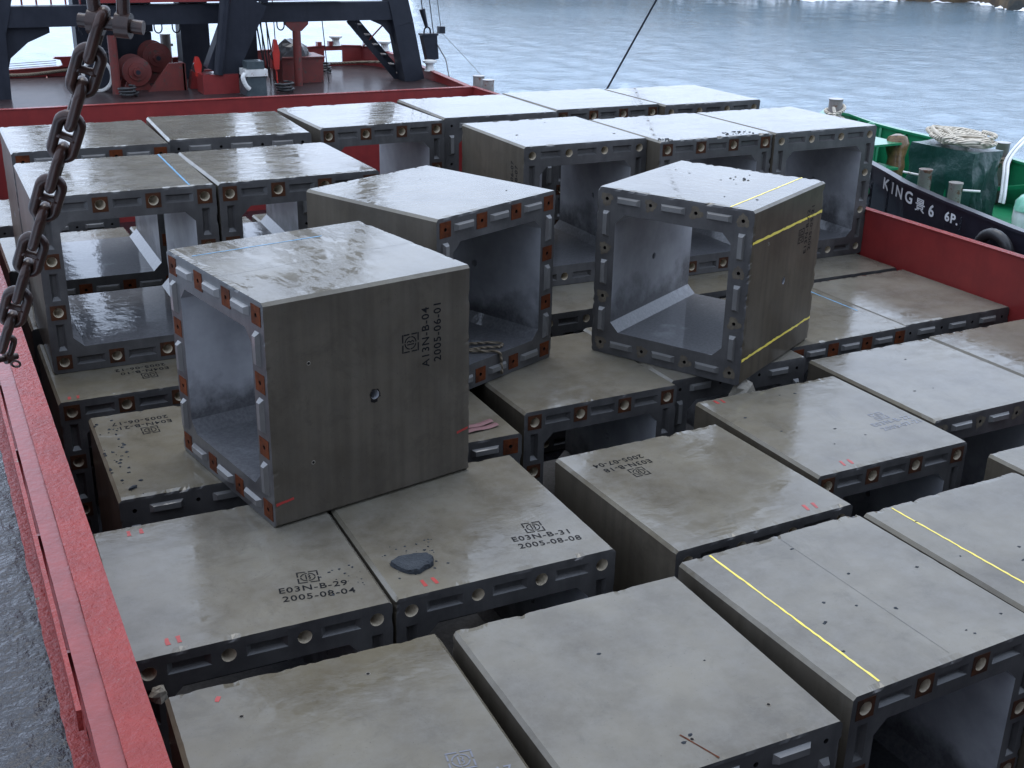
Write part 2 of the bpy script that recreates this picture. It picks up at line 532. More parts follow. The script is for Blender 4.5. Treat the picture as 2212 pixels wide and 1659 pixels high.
# ------------------------------------------------------------------ rocky shore across the water
def make_shore():
    rng = np.random.default_rng(11)
    A, B = np.array([58.0, 150.0]), np.array([128.0, 16.0])
    d = (B - A) / np.linalg.norm(B - A)
    nrm = np.array([-d[1], d[0]])
    if nrm[0] < 0:
        nrm = -nrm
    nu, nv = 220, 46
    L = np.linalg.norm(B - A)
    u = np.linspace(0, L, nu)
    v = np.concatenate([[-3.0, -1.5], np.linspace(0, 30, nv - 2)])
    U, V = np.meshgrid(u, v, indexing='ij')
    Z = np.where(V < 0, -1.0, np.clip(V, 0, 4) * 0.75 + np.clip(V - 4, 0, 99) * 0.12)
    off = np.zeros_like(U)
    for i in range(60):
        lam = 2.0 * 15 ** rng.random()
        an = rng.random() * 6.283
        ph = rng.random() * 6.283
        wv = np.sin((U * math.cos(an) + V * math.sin(an)) * 6.283 / lam + ph)
        Z += np.where(V < 0, 0, 1) * 0.04 * lam ** 0.7 * np.abs(wv)
        if i < 22:
            off += 0.10 * lam ** 0.9 * np.sin(U * 6.283 / (lam * 1.7) + ph)
    P = A[None, None] + d * U[..., None] + nrm * (V + off)[..., None]
    co = np.concatenate([P, Z[..., None]], -1).reshape(-1, 3)
    idx = np.arange(nu * nv).reshape(nu, nv)
    F = np.stack([idx[:-1, :-1], idx[1:, :-1], idx[1:, 1:], idx[:-1, 1:]], -1).reshape(-1, 4)
    me = bpy.data.meshes.new('rocky_shore')
    me.from_pydata(co.tolist(), [], F.tolist())
    mt, tr, b = mat('shore_rock')
    N = NT(tr)
    co_ = N.coords(rnd=False)
    n1 = N.noise(co_, 0.35, 7, 0.7)
    col = N.mix(N.ramp(n1, 0.38, 0.62), (0.055, 0.04, 0.028), (0.17, 0.115, 0.06))
    col = N.mix(N.ramp(N.noise(co_, 0.16, 5), 0.52, 0.62), col, (0.03, 0.032, 0.03))
    N.set(b.inputs['Base Color'], col)
    b.inputs['Roughness'].default_value = 0.9
    N.set(b.inputs['Normal'], N.bump(n1, 0.6, 1.0))
    o = link('rocky_shore', me, mt, loc=(0, 0, SEA))
    tag(o, kind='structure')
    # surf breaking along its foot: ragged low mounds of foam
    mb = MB()
    rs = random.Random(4)
    for i in range(420):
        s = rs.choice([rs.uniform(40, 66), rs.uniform(40, 66), rs.uniform(73, 92), rs.uniform(0, L)])
        j = int(s / L * (nu - 1))
        base = A + d * s + nrm * (off[j, 3] + rs.uniform(-1.6, 0.5))
        rr = rs.uniform(0.25, 0.8)
        n = 9
        ring = [(base[0] + math.cos(k * 6.283 / n) * rr * rs.uniform(.6, 1.5), base[1] + math.sin(k * 6.283 / n) * rr * rs.uniform(.6, 1.5), rs.uniform(0, .08)) for k in range(n)]
        top = (base[0], base[1], rs.uniform(.08, .38))
        mb.add(ring + [top], [(k, (k + 1) % n, n) for k in range(n)])
    mt2, tr, b = mat('foam')
    b.inputs['Base Color'].default_value = (0.8, 0.82, 0.84, 1)
    b.inputs['Roughness'].default_value = 0.9
    o = mb.build('surf', mt2, loc=(0, 0, SEA))
    tag(o, 'white surf breaking at the foot of the rocky shore', 'surf', kind='stuff')


make_shore()

# ------------------------------------------------------------------ barge
DECK, RIM = 0.30, 0.71
HX0, HX1, HY0, HY1 = 0.70, 13.12, -4.0, 28.3        # the hold
BX0, BX1, BY0, BY1 = -1.3, 13.92, -9.0, 37.2        # the hull
FLOOR = -2.02
barge = thing('barge', 'red and black cargo barge carrying the concrete boxes in its open hold', 'barge', (6, 10, FLOOR - 1))


def bpart(mb, name, mats, smooth=False, parent=None):
    """a part of the barge, given in world coordinates"""
    par = parent or barge
    o = mb.build(name, mats, smooth=smooth)
    o.parent = par
    o.matrix_parent_inverse = world_of(par).inverted()
    return o


def world_of(o):
    mm = Matrix.Translation(o.location) @ o.rotation_euler.to_matrix().to_4x4()
    if o.parent:
        return world_of(o.parent) @ o.matrix_parent_inverse @ mm
    return mm


bpart(MB().box(HX0 - .02, HX1 + .02, HY0, HY1, FLOOR - .1, FLOOR), 'hold_floor', M['deck'])
bpart(MB().box(BX0, BX1, BY0, BY1, FLOOR - 1.0, FLOOR - .12), 'hull_bottom', M['hull'])
# hull sides
bpart(MB().box(BX0, BX0 + .03, BY0, BY1, FLOOR - .12, DECK - .03), 'hull_side', M['hull'])
bpart(MB().box(BX1 - .03, BX1, BY0, BY1, FLOOR - .12, DECK - .03), 'hull_side', M['hull'])
bpart(MB().box(BX0, BX1, BY1, BY1 + .03, FLOOR - .12, DECK - .03), 'hull_end', M['hull'])
# decks
def side_deck(name, x0, x1, y0, y1, mt):
    nx, ny = 6, 60
    mb = MB()
    mb.box(x0, x1, y0, y1, DECK - .03, DECK)
    return bpart(mb, name, mt)
side_deck('side_deck', BX0, HX0 - .36, BY0, HY1 + .33, M['deck'])
side_deck('side_deck', HX1 + .05, BX1, BY0, HY1 + .33, M['foredeck'])
side_deck('foredeck', BX0, BX1, HY1 + .33, BY1, M['foredeck'])
# coaming beside the black walkway: inner wall, wide top plate, lower strip, outer plate and ledge
y0, y1 = -4.0, HY1 + .3
bpart(MB().box(HX0 - .03, HX0, y0, HY1, FLOOR, RIM - .035), 'coaming_wall', M['red'])


def wavy_strip(x0, x1, z, ya, yb, step=0.12, amp=0.004, seed=1, thick=.03, jag=0.0):
    """plate along y with slightly uneven long edges"""
    rs = random.Random(seed)
    mb = MB()
    n = int((yb - ya) / step)
    V = []
    for i in range(n + 1):
        y = ya + (yb - ya) * i / n
        a, c = rs.gauss(0, amp), rs.gauss(0, amp)
        a -= abs(rs.gauss(0, jag)) if jag else 0
        V += [(x0 + a, y, z), (x1 + c, y, z), (x1 + c, y, z - thick), (x0 + a, y, z - thick)]
    F = []
    for i in range(n):
        for k in range(4):
            l = (k + 1) % 4
            F.append((i * 4 + k, i * 4 + l, i * 4 + 4 + l, i * 4 + 4 + k))
    F += [(0, 1, 2, 3), (n * 4 + 3, n * 4 + 2, n * 4 + 1, n * 4)]
    return mb.add(V, F)


bpart(wavy_strip(.4985, .705, RIM, y0, y1, seed=3, amp=.0006), 'coaming_top', M['redtop'])
bpart(wavy_strip(.372, .4985, RIM - .028, y0, y1, seed=4, amp=.0006), 'coaming_top', M['redwet'])
bpart(MB().box(.385, .40, y0, y1, DECK, RIM - .05), 'coaming_plate', M['red'])
bpart(wavy_strip(.322, .352, RIM - .03, 5.95, y1, seed=5, amp=.0006, thick=.14), 'flat_bar', M['redtop'])
for yy in np.arange(6.6, 28, 1.6):
    bpart(MB().box(.352, .385, yy, yy + .03, DECK, RIM - .06), 'bracket', M['red'])
bpart(wavy_strip(.27, .384, DECK + .008, y0, y1, seed=6, amp=.002, jag=.006, thick=.03), 'deck_edge_strip', M['redtop'])
# far side and end coamings
bpart(MB().box(HX1, HX1 + .05, y0, HY1 + .05, FLOOR, RIM - .012), 'coaming_wall', M['red'])
bpart(wavy_strip(HX1 - .02, HX1 + .11, RIM, y0, HY1 + .06, seed=8, amp=.002, thick=.012), 'coaming_top', M['redtop'])
bpart(MB().box(HX0 - .3, HX1, HY1, HY1 + .05, FLOOR, RIM - .012), 'coaming_wall', M['red'])
bpart(MB().box(.372, HX1 + .1, HY1 - .02, HY1 + .16, RIM - .012, RIM + .004), 'coaming_top', M['redtop'])
for yy in np.arange(6, 28, 2.4):
    bpart(MB().prism([(HX1 + .05, RIM - .05), (HX1 + .05, DECK), (HX1 + .30, DECK)], 1, yy, yy + .02), 'bracket', M['red'])
# the deckhouse aft of the hold: added out of view, tall and dark to shade the boxes
dh = bpart(MB().box(BX0 + .3, BX1 - .3, -8.8, -1.6, DECK, 16.0), 'unseen_deckhouse', M['steel'])
for k in range(7):
    bpart(MB().box(.4 + 1.9 * k, 1.6 + 1.9 * k, -1.6, -1.57, 5.4, 6.6), 'window', M['dark'], parent=dh)
# bow bulwark: port side, transverse, starboard side, with a freeing port cut in the transverse one
BUL = .62
bw = MB()
def bulwark_run(pts, name='bulwark'):
    mb = MB()
    for (xa, ya, za), (xb, yb, zb) in zip(pts, pts[1:]):
        dx, dy = xb - xa, yb - ya
        l = math.hypot(dx, dy)
        nx, ny = -dy / l * .03, dx / l * .03
        V = [(xa - nx, ya - ny, DECK), (xb - nx, yb - ny, DECK), (xb + nx, yb + ny, DECK), (xa + nx, ya + ny, DECK),
             (xa - nx, ya - ny, za), (xb - nx, yb - ny, zb), (xb + nx, yb + ny, zb), (xa + nx, ya + ny, za)]
        mb.add(V, [(0, 3, 2, 1), (4, 5, 6, 7), (0, 1, 5, 4), (1, 2, 6, 5), (2, 3, 7, 6), (3, 0, 4, 7)])
    o = bpart(mb, name, M['red'])
    cp = MB()
    for (xa, ya, za), (xb, yb, zb) in zip(pts, pts[1:]):
        cp.beam((xa, ya, za + .02), (xb, yb, zb + .02), .17, .03)
    bpart(cp, 'bulwark_rail', M['redtop'])
    return o
bulwark_run([(13.86, 28.75, .36), (13.88, 31.3, .47), (13.86, 33.9, .60), (13.75, 35.3, .74), (13.5, 36.5, .83), (13.2, 37.0, .87)])
bulwark_run([(13.2, 37.0, .87), (12.55, 37.0, .90)])
bulwark_run([(11.95, 37.0, .90), (10, 37.0, .82), (7, 37.0, .68), (4.7, 37.0, .58), (2.5, 37.0, .49), (-1.2, 37.0, .42)])
bpart(MB().beam((12.55, 37.0, .84), (11.95, 37.0, .84), .06, .14), 'bulwark_rail', M['red'])
bpart(MB().box(11.95, 12.55, 36.96, 37.04, DECK, DECK + .10), 'bulwark_sill', M['red'])
for x in np.arange(1.0, 12, 1.3):
    bpart(MB().prism([(36.96, DECK), (36.96, .46), (36.7, DECK)], 0, x, x + .03), 'bracket', M['red'])
def bollard(x, y, z, r, h, name='bollard', mt=None, pin=None, par=None):
    mb = MB().lathe([(r * 1.5, 0), (r * 1.5, .02), (r, .03), (r, h - .03), (r * 1.07, h - .02), (r * 1.07, h)], (x, y, z), 22)
    o = bpart(mb, name, mt or M['grey'], smooth=True, parent=par)
    if pin:
        p = bpart(MB().cyl((x + pin[0], y + pin[1], z + h - .11), (x - pin[0], y - pin[1], z + h - .11), .018, n=10), 'pin', M['pale'], parent=o)
    return o
bollard(13.58, 28.95, DECK, .15, .60)
bollard(13.58, 28.35, DECK, .15, .57)
# mushroom fairleads on the bow rail
for x, y, z in ((13.32, 36.85, .90), (13.62, 36.0, .82), (13.84, 32.9, .56), (12.35, 37.0, .92)):
    bpart(MB().lathe([(.17, 0), (.13, .04), (.11, .16), (.13, .20), (.21, .24), (.21, .29), (.12, .31)], (x, y, z), 18), 'fairlead', M['pale'], smooth=True)
bpart(MB().lathe([(.13, 0), (.13, .26), (.14, .30)], (13.75, 35.2, .78), 16), 'bollard', M['grey'], smooth=True)
bpart(MB().box(12.10, 12.22, 36.9, 37.1, .91, 1.06), 'chock', M['red'])
bpart(MB().box(11.72, 11.86, 36.9, 37.1, .91, 1.05), 'chock', M['red'])
# horned fairlead on the port part of the bow
mb = MB()
mb.prism([(3.85, .55), (4.1, .62), (4.06, .76), (3.86, .80), (3.92, .85), (4.42, .85), (4.56, .79), (4.34, .74), (4.38, .66), (4.6, .58)], 1, 36.9, 37.1)
bpart(mb, 'horn_fairlead', M['red'])
for z in (.55, .61, .67):
    bpart(MB().tube([(1.5, 37.05, z - .04), (3.95, 37.05, z + .06)], .010, 6), 'guard_rail', M['grey'])

# ------------------------------------------------------------------ concrete boxes
W, L, H = 1.950, 1.995, 2.0
AX = 0.128                                     # the ring of keys and bolts runs this far inside the edges
OX, OZ, HA, CH = 0.25, 0.29, 0.11, 0.028       # wall thickness, slab thickness, haunch, edge chamfer
HOLE_X = [AX + k * (W - 2 * AX) / 3 for k in range(4)]
HOLE_Z = [AX + k * (H - 2 * AX) / 3 for k in range(4)]
KEY_X = [(HOLE_X[k] + HOLE_X[k + 1]) / 2 for k in range(3)]
KEY_Z = [(HOLE_Z[k] + HOLE_Z[k + 1]) / 2 for k in range(3)]
KL, KH, KD = 0.155, 0.046, 0.038
PERIM_H = [(x, AX) for x in HOLE_X] + [(x, H - AX) for x in HOLE_X] + [(AX, z) for z in HOLE_Z[1:3]] + [(W - AX, z) for z in HOLE_Z[1:3]]
PERIM_K = [(x, AX, 0) for x in KEY_X] + [(x, H - AX, 0) for x in KEY_X] + [(AX, z, 1) for z in KEY_Z] + [(W - AX, z, 1) for z in KEY_Z]


def lines(req, end, step):
    req = sorted(set(round(q, 5) for q in req))
    out = []
    for a, b in zip(req, req[1:]):
        n = max(1, int(math.ceil((b - a) / step - 1e-6)))
        out += [a + (b - a) * i / n for i in range(n)]
    return [round(q, 5) for q in out] + [req[-1]]


def body_mesh(seed, female, step=0.036, chips=5, chipdepth=0.016, big=()):
    rs = random.Random(seed)
    hr = 0.055 if female else 0.020
    hs = 0.070 if female else 0.030
    rx = [0, CH, W - CH, W, OX, W - OX]
    rz = [0, CH, H - CH, H, OZ, H - OZ]
    for c in HOLE_X: rx += [c - hs, c + hs]
    for c in HOLE_Z: rz += [c - hs, c + hs]
    if female:
        for c in KEY_X: rx += [c - KL, c + KL]
        for c in KEY_Z: rz += [c - KL, c + KL]
        for q in (AX, ): rx += [q - KH, q + KH, W - q - KH, W - q + KH]; rz += [q - KH, q + KH, H - q - KH, H - q + KH]
    xs, zs = lines(rx, W, step), lines(rz, H, step)
    SH = 0.065                                  # square round the lifting hole in the side wall
    ys = lines([0, L / 2 - SH, L / 2 + SH, L], L, step * 1.7)
    zs_side = sorted(set([q for q in zs if CH <= q <= H - CH] + [round(H / 2 - SH, 5), round(H / 2 + SH, 5)]))
    vid, V, F, MI = {}, [], [], []

    def v(x, y, z):
        k = (round(x, 4), round(y, 4), round(z, 4))
        i = vid.get(k)
        if i is None:
            i = vid[k] = len(V)
            V.append(k)
        return i

    def face(pts, mi):
        F.append([v(*p) for p in pts])
        MI.append(mi)

    def inrect(x, z, r):
        return r[0] < x < r[1] and r[2] < z < r[3]
    opening = (OX, W - OX, OZ, H - OZ)
    for back in (0, 1):
        y = L if back else 0.0
        cut = [opening]
        if not back:
            cut += [(cx - hs, cx + hs, cz - hs, cz + hs) for cx, cz in PERIM_H]
            if female:
                cut += [((kx - KL, kx + KL, kz - KH, kz + KH) if not q else (kx - KH, kx + KH, kz - KL, kz + KL)) for kx, kz, q in PERIM_K]
        for i in range(len(xs) - 1):
            for j in range(len(zs) - 1):
                a, b, c, d = xs[i], xs[i + 1], zs[j], zs[j + 1]
                mx, mz = (a + b) / 2, (c + d) / 2
                if any(inrect(mx, mz, r) for r in cut):
                    continue
                lx, hx, lz, hz = b <= CH + 1e-6, a >= W - CH - 1e-6, d <= CH + 1e-6, c >= H - CH - 1e-6
                q = [(a, y, c), (b, y, c), (b, y, d), (a, y, d)]
                if lx and lz: q = [(b, y, c), (b, y, d), (a, y, d)]
                elif lx and hz: q = [(a, y, c), (b, y, c), (b, y, d)]
                elif hx and lz: q = [(a, y, c), (b, y, d), (a, y, d)]
                elif hx and hz: q = [(a, y, c), (b, y, c), (a, y, d)]
                if back: q = q[::-1]
                face(q, 1)
        for sx in (0, 1):
            for sz in (0, 1):
                x0 = W - OX if sx else OX
                z0 = H - OZ if sz else OZ
                t = [(x0, y, z0), (x0 + (-HA if sx else HA), y, z0), (x0, y, z0 + (-HA if sz else HA))]
                if (sx ^ sz) ^ back: t = t[::-1]
                face(t, 1)
    # bolt holes in the front
    n = 16
    def square_pt(k, h):
        c, s = math.cos(2 * math.pi * k / n), math.sin(2 * math.pi * k / n)
        t = h / max(abs(c), abs(s))
        return c * t, s * t
    for cx, cz in PERIM_H:
        for k in range(n):
            k2 = (k + 1) % n
            a1, a2 = 2 * math.pi * k / n, 2 * math.pi * (k + 1) / n
            o1, o2 = square_pt(k, hs), square_pt(k2, hs)
            face([(cx + hr * math.cos(a1), 0, cz + hr * math.sin(a1)), (cx + o1[0], 0, cz + o1[1]), (cx + o2[0], 0, cz + o2[1]), (cx + hr * math.cos(a2), 0, cz + hr * math.sin(a2))], 1)
            if not female:
                face([(cx + hr * math.cos(a2), 0, cz + hr * math.sin(a2)), (cx + hr * math.cos(a2), .08, cz + hr * math.sin(a2)), (cx + hr * math.cos(a1), .08, cz + hr * math.sin(a1)), (cx + hr * math.cos(a1), 0, cz + hr * math.sin(a1))], 3)
        if not female:
            face([(cx + hr * math.cos(2 * math.pi * k / n), .08, cz + hr * math.sin(2 * math.pi * k / n)) for k in range(n)], 3)
    if female:
        for kx, kz, q in PERIM_K:
            a, b = (KH, KL) if q else (KL, KH)
            a2, b2 = (.022, KL - .04) if q else (KL - .04, .022)
            o = [(kx - a, 0, kz - b), (kx + a, 0, kz - b), (kx + a, 0, kz + b), (kx - a, 0, kz + b)]
            i_ = [(kx - a2, KD, kz - b2), (kx + a2, KD, kz - b2), (kx + a2, KD, kz + b2), (kx - a2, KD, kz + b2)]
            for k in range(4):
                l = (k + 1) % 4
                face([o[k], o[l], i_[l], i_[k]], 1)
            face(i_, 1)
    # long outer faces with chamfered edges
    xin = [x for x in xs if CH <= x <= W - CH]
    for z, flip in ((H, 0), (0, 1)):
        for i in range(len(xin) - 1):
            for j in range(len(ys) - 1):
                q = [(xin[i], ys[j], z), (xin[i + 1], ys[j], z), (xin[i + 1], ys[j + 1], z), (xin[i], ys[j + 1], z)]
                face(q[::-1] if flip else q, 0)
    hc = (L / 2 - SH, L / 2 + SH, H / 2 - SH, H / 2 + SH)
    R0 = 0.042
    for x, flip in ((W, 0), (0, 1)):
        for i in range(len(ys) - 1):
            for j in range(len(zs_side) - 1):
                if inrect((ys[i] + ys[i + 1]) / 2, (zs_side[j] + zs_side[j + 1]) / 2, hc):
                    continue
                q = [(x, ys[i], zs_side[j]), (x, ys[i + 1], zs_side[j]), (x, ys[i + 1], zs_side[j + 1]), (x, ys[i], zs_side[j + 1])]
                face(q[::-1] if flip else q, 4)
        xi = W - OX if x else OX
        cy, cz = L / 2, H / 2
        for k in range(n):
            k2 = (k + 1) % n
            a1, a2 = 2 * math.pi * k / n, 2 * math.pi * (k + 1) / n
            o1, o2 = square_pt(k, SH), square_pt(k2, SH)
            c1 = (cy + R0 * math.cos(a1), cz + R0 * math.sin(a1))
            c2 = (cy + R0 * math.cos(a2), cz + R0 * math.sin(a2))
            q = [(x, *c1), (x, cy + o1[0], cz + o1[1]), (x, cy + o2[0], cz + o2[1]), (x, *c2)]
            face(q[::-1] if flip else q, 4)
            q = [(xi, *c1), (xi, *c2), (xi, cy + o2[0], cz + o2[1]), (xi, cy + o1[0], cz + o1[1])]
            face(q[::-1] if flip else q, 2)
            q = [(x, *c1), (x, *c2), (xi, *c2), (xi, *c1)]
            face(q[::-1] if flip else q, 2)
        # inner wall round the hole
        z0, z1 = OZ + HA, H - OZ - HA
        rects = [(0, L, z0, cz - SH), (0, L, cz + SH, z1), (0, cy - SH, cz - SH, cz + SH), (cy + SH, L, cz - SH, cz + SH)]
        for a, b, c, d in rects:
            q = [(xi, a, c), (xi, a, d), (xi, b, d), (xi, b, c)]
            face(q[::-1] if flip else q, 2)
    x0, x1, z0, z1 = OX, W - OX, OZ, H - OZ
    for p, q in (((x0 + HA, z0), (x1 - HA, z0)), ((x1 - HA, z0), (x1, z0 + HA)), ((x1, z1 - HA), (x1 - HA, z1)), ((x1 - HA, z1), (x0 + HA, z1)), ((x0 + HA, z1), (x0, z1 - HA)), ((x0, z0 + HA), (x0 + HA, z0))):
        face([(p[0], L, p[1]), (q[0], L, q[1]), (q[0], 0, q[1]), (p[0], 0, p[1])][::-1], 2)
    for xa, xb, za, zb, flip in ((W - CH, W, H, H - CH, 0), (0, CH, H - CH, H, 0), (W, W - CH, CH, 0, 0), (CH, 0, 0, CH, 0)):
        for j in range(len(ys) - 1):
            face([(xa, ys[j], za), (xb, ys[j], zb), (xb, ys[j + 1], zb), (xa, ys[j + 1], za)], 0)
    # worn and chipped arrises
    P = np.array(V)
    D = np.zeros_like(P)
    def chipline(sel, coord, dirs, k, depth):
        idx = np.nonzero(sel)[0]
        if not len(idx): return
        s = P[idx, coord]
        amt = np.abs(np.array([rs.gauss(0, 0.0010) for _ in idx]))
        ln = (W, L, H)[coord]
        for _ in range(rs.randint(k, 2 * k)):
            s0, wd_, dp = rs.uniform(0.0, ln), rs.uniform(.015, .05), rs.uniform(.1, .45) * depth
            amt += dp * np.clip(1.4 - np.abs(s - s0) / wd_, 0, 1)
        if rs.random() < .5:
            s0, wd_, dp = rs.uniform(0.0, ln), rs.uniform(.05, .16), rs.uniform(.3, .8) * depth
            amt += dp * np.clip(1 - np.abs(s - s0) / wd_, 0, 1) * np.array([rs.uniform(.3, 1.2) for _ in idx])
        for bsel, s0, wd_, dp in big:
            if bsel == (coord, dirs):
                amt += dp * np.clip(1.3 - np.abs(s - s0) / wd_, 0, 1)
        for ax, sg in dirs:
            D[idx, ax] += sg * amt
    e = 1e-4
    onx0, onx1 = P[:, 0] < e, P[:, 0] > W - e
    onz0, onz1 = P[:, 2] < e, P[:, 2] > H - e
    for yb, sy in ((P[:, 1] < e, 1), (P[:, 1] > L - e, -1)):
        chipline(yb & onz1, 0, ((1, sy), (2, -1)), chips, chipdepth)
        chipline(yb & onx1, 2, ((1, sy), (0, -1)), chips, chipdepth)
        chipline(yb & onx0, 2, ((1, sy), (0, 1)), chips, chipdepth)
    for xx, sx in ((W - CH, -1), (CH, 1)):
        chipline((np.abs(P[:, 0] - xx) < e) & onz1 & (P[:, 1] > e) & (P[:, 1] < L - e), 1, ((0, sx),), 3, .008)
    P = P + D - np.array([W / 2, L / 2, 0])
    me = bpy.data.meshes.new('shell')
    me.from_pydata(P.tolist(), [], F)
    me.polygons.foreach_set('material_index', MI)
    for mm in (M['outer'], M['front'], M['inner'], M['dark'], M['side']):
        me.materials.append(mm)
    me.update()
    return me


def part_mesh_key(vert):
    a, b = (KH - .004, KL) if vert else (KL, KH - .004)
    a2, b2 = (.026, KL - .035) if vert else (KL - .035, .026)
    mb = MB()
    o = [(-a, 0.004, -b), (a, 0.004, -b), (a, 0.004, b), (-a, 0.004, b)]
    i_ = [(-a2, -KD, -b2), (a2, -KD, -b2), (a2, -KD, b2), (-a2, -KD, b2)]
    mb.add(o + i_, [(4, 5, 6, 7), (0, 1, 5, 4), (1, 2, 6, 5), (2, 3, 7, 6), (3, 0, 4, 7)])
    me = mb.mesh('shear_key')
    me.materials.append(M['key'])
    return me


def part_mesh_plate(r, size, th, mt):
    n = 16
    mb = MB()
    V = []
    for k in range(n):
        c, s = math.cos(2 * math.pi * k / n), math.sin(2 * math.pi * k / n)
        t = size / 2 / max(abs(c), abs(s))
        V += [(c * r, -th, s * r), (c * t, -th, s * t), (c * t, .002, s * t), (c * r, .01, s * r)]
    F = []
    for k in range(n):
        a, b = k * 4, ((k + 1) % n) * 4
        F += [(a, a + 1, b + 1, b), (a + 1, a + 2, b + 2, b + 1), (a + 3, a, b, b + 3)]
    mb.add(V, F)
    me = mb.mesh('anchor_plate')
    me.materials.append(mt)
    return me


def part_mesh_socket():
    n = 16
    V = []
    for r, y in ((.0555, -.0015), (.050, .01), (.043, .13)):
        V += [(r * math.cos(2 * math.pi * k / n), y, r * math.sin(2 * math.pi * k / n)) for k in range(n)]
    F = [(i * n + k, i * n + (k + 1) % n, (i + 1) * n + (k + 1) % n, (i + 1) * n + k) for i in range(2) for k in range(n)]
    F.append(tuple(2 * n + k for k in range(n)))
    mb = MB().add(V, F, 0)
    me = mb.mesh('grout_sleeve', True)
    me.materials.append(M['cream'])
    return me


def part_mesh_patch(seed):
    rs = random.Random(seed)
    n = 26
    V = []
    for k in range(n):
        a = 2 * math.pi * k / n
        r = rs.uniform(.06, .085) + .012 * math.sin(3 * a + seed)
        V.append((r * math.cos(a), -.003, r * math.sin(a)))
        V.append((.021 * math.cos(a), -.003, .021 * math.sin(a)))
    mb = MB().add(V, [(2 * k, 2 * ((k + 1) % n), 2 * ((k + 1) % n) + 1, 2 * k + 1) for k in range(n)])
    me = mb.mesh('grout_patch')
    me.materials.append(M['halo'])
    return me


KEYM = [part_mesh_key(0), part_mesh_key(1)]
PL_M = part_mesh_plate(.021, .165, .005, M['rust'])
PL_F = part_mesh_plate(.056, .165, .004, M['rustdk'])
SOCK = part_mesh_socket()
PATCH = [part_mesh_patch(i) for i in range(4)]


def text_mesh(s, size, mt, bold=0.0):
    cu = bpy.data.curves.new('t', 'FONT')
    cu.body = s
    cu.size = size
    cu.offset = bold
    cu.resolution_u = 3
    cu.align_x, cu.align_y = 'CENTER', 'CENTER'
    cu.space_character = 1.12
    ob = bpy.data.objects.new('t', cu)
    C.objects.link(ob)
    dg = bpy.context.evaluated_depsgraph_get()
    me = bpy.data.meshes.new_from_object(ob.evaluated_get(dg))
    bpy.data.objects.remove(ob, do_unlink=True)
    me.materials.clear()
    me.materials.append(mt)
    return me


def logo_mesh(size, mt):
    """square of broken stencil bars round a ringed letter"""
    mb = MB()
    s, t = size / 2, size * .07
    def bar(x0, y0, x1, y1):
        x0, x1 = sorted((x0, x1)); y0, y1 = sorted((y0, y1))
        mb.add([(x0, y0, 0), (x1, y0, 0), (x1, y1, 0), (x0, y1, 0)], [(0, 1, 2, 3)])
    for sg in (-1, 1):
        for q in (-1, 1):
            bar(sg * s, q * s, sg * s * .12, q * (s - t))
            bar(sg * s, q * s * .8, sg * (s - t), q * s * .12)
    n = 40
    for k in range(n):
        if k % 10 in (9,):
            continue
        a1, a2 = 2 * math.pi * k / n, 2 * math.pi * (k + 1) / n
        r1, r0 = s * .72, s * .60
        mb.add([(r0 * math.cos(a1), r0 * math.sin(a1), 0), (r1 * math.cos(a1), r1 * math.sin(a1), 0), (r1 * math.cos(a2), r1 * math.sin(a2), 0), (r0 * math.cos(a2), r0 * math.sin(a2), 0)], [(0, 1, 2, 3)])
    # the letter: stem, two bows
    bar(-s * .22, -s * .42, -s * .10, s * .42)
    for cy in (-.21, .21):
        for k in range(10):
            a1, a2 = -math.pi / 2 + math.pi * k / 10, -math.pi / 2 + math.pi * (k + 1) / 10
            r1, r0 = s * .24, s * .13
            mb.add([(s * .02 + r0 * math.cos(a1), s * cy + r0 * math.sin(a1), 0), (s * .02 + r1 * math.cos(a1), s * cy + r1 * math.sin(a1), 0), (s * .02 + r1 * math.cos(a2), s * cy + r1 * math.sin(a2), 0), (s * .02 + r0 * math.cos(a2), s * cy + r0 * math.sin(a2), 0)], [(0, 1, 2, 3)])
    me = mb.mesh('stencil_logo')
    me.materials.append(mt)
    return me


BOX = {}


def make_box(key, x, y, lvl, yaw, typ, label, rust=True, patch=False, chips=5, depth=.016, big=(), simple=None, group=None, name='concrete_box'):
    root = thing(name, label, 'concrete box', (x, y, (0.004 if lvl else FLOOR + .004) if lvl != 1 else 0.006), RAD(yaw), group)
    if lvl == 0:
        root.location.z = -H
    BOX[key] = root
    me = simple or body_mesh(hash_of(key), typ == 'F', chips=chips, chipdepth=depth, big=big)
    link('shell', me, None, root)
    if simple:
        return root
    for i, (cx, cz) in enumerate(PERIM_H):
        loc = (cx - W / 2, -L / 2, cz)
        if typ == 'F':
            link('grout_sleeve', SOCK, None, root, loc)
            if rust: link('anchor_plate', PL_F, None, root, loc)
        else:
            if patch: link('grout_patch', PATCH[i % 4], None, root, loc)
            elif rust: link('anchor_plate', PL_M, None, root, loc)
    if typ == 'M':
        for kx, kz, q in PERIM_K:
            link('shear_key', KEYM[q], None, root, (kx - W / 2, -L / 2, kz))
    return root


def hash_of(s):
    return sum((i + 1) * 131 * ord(c) for i, c in enumerate(s))


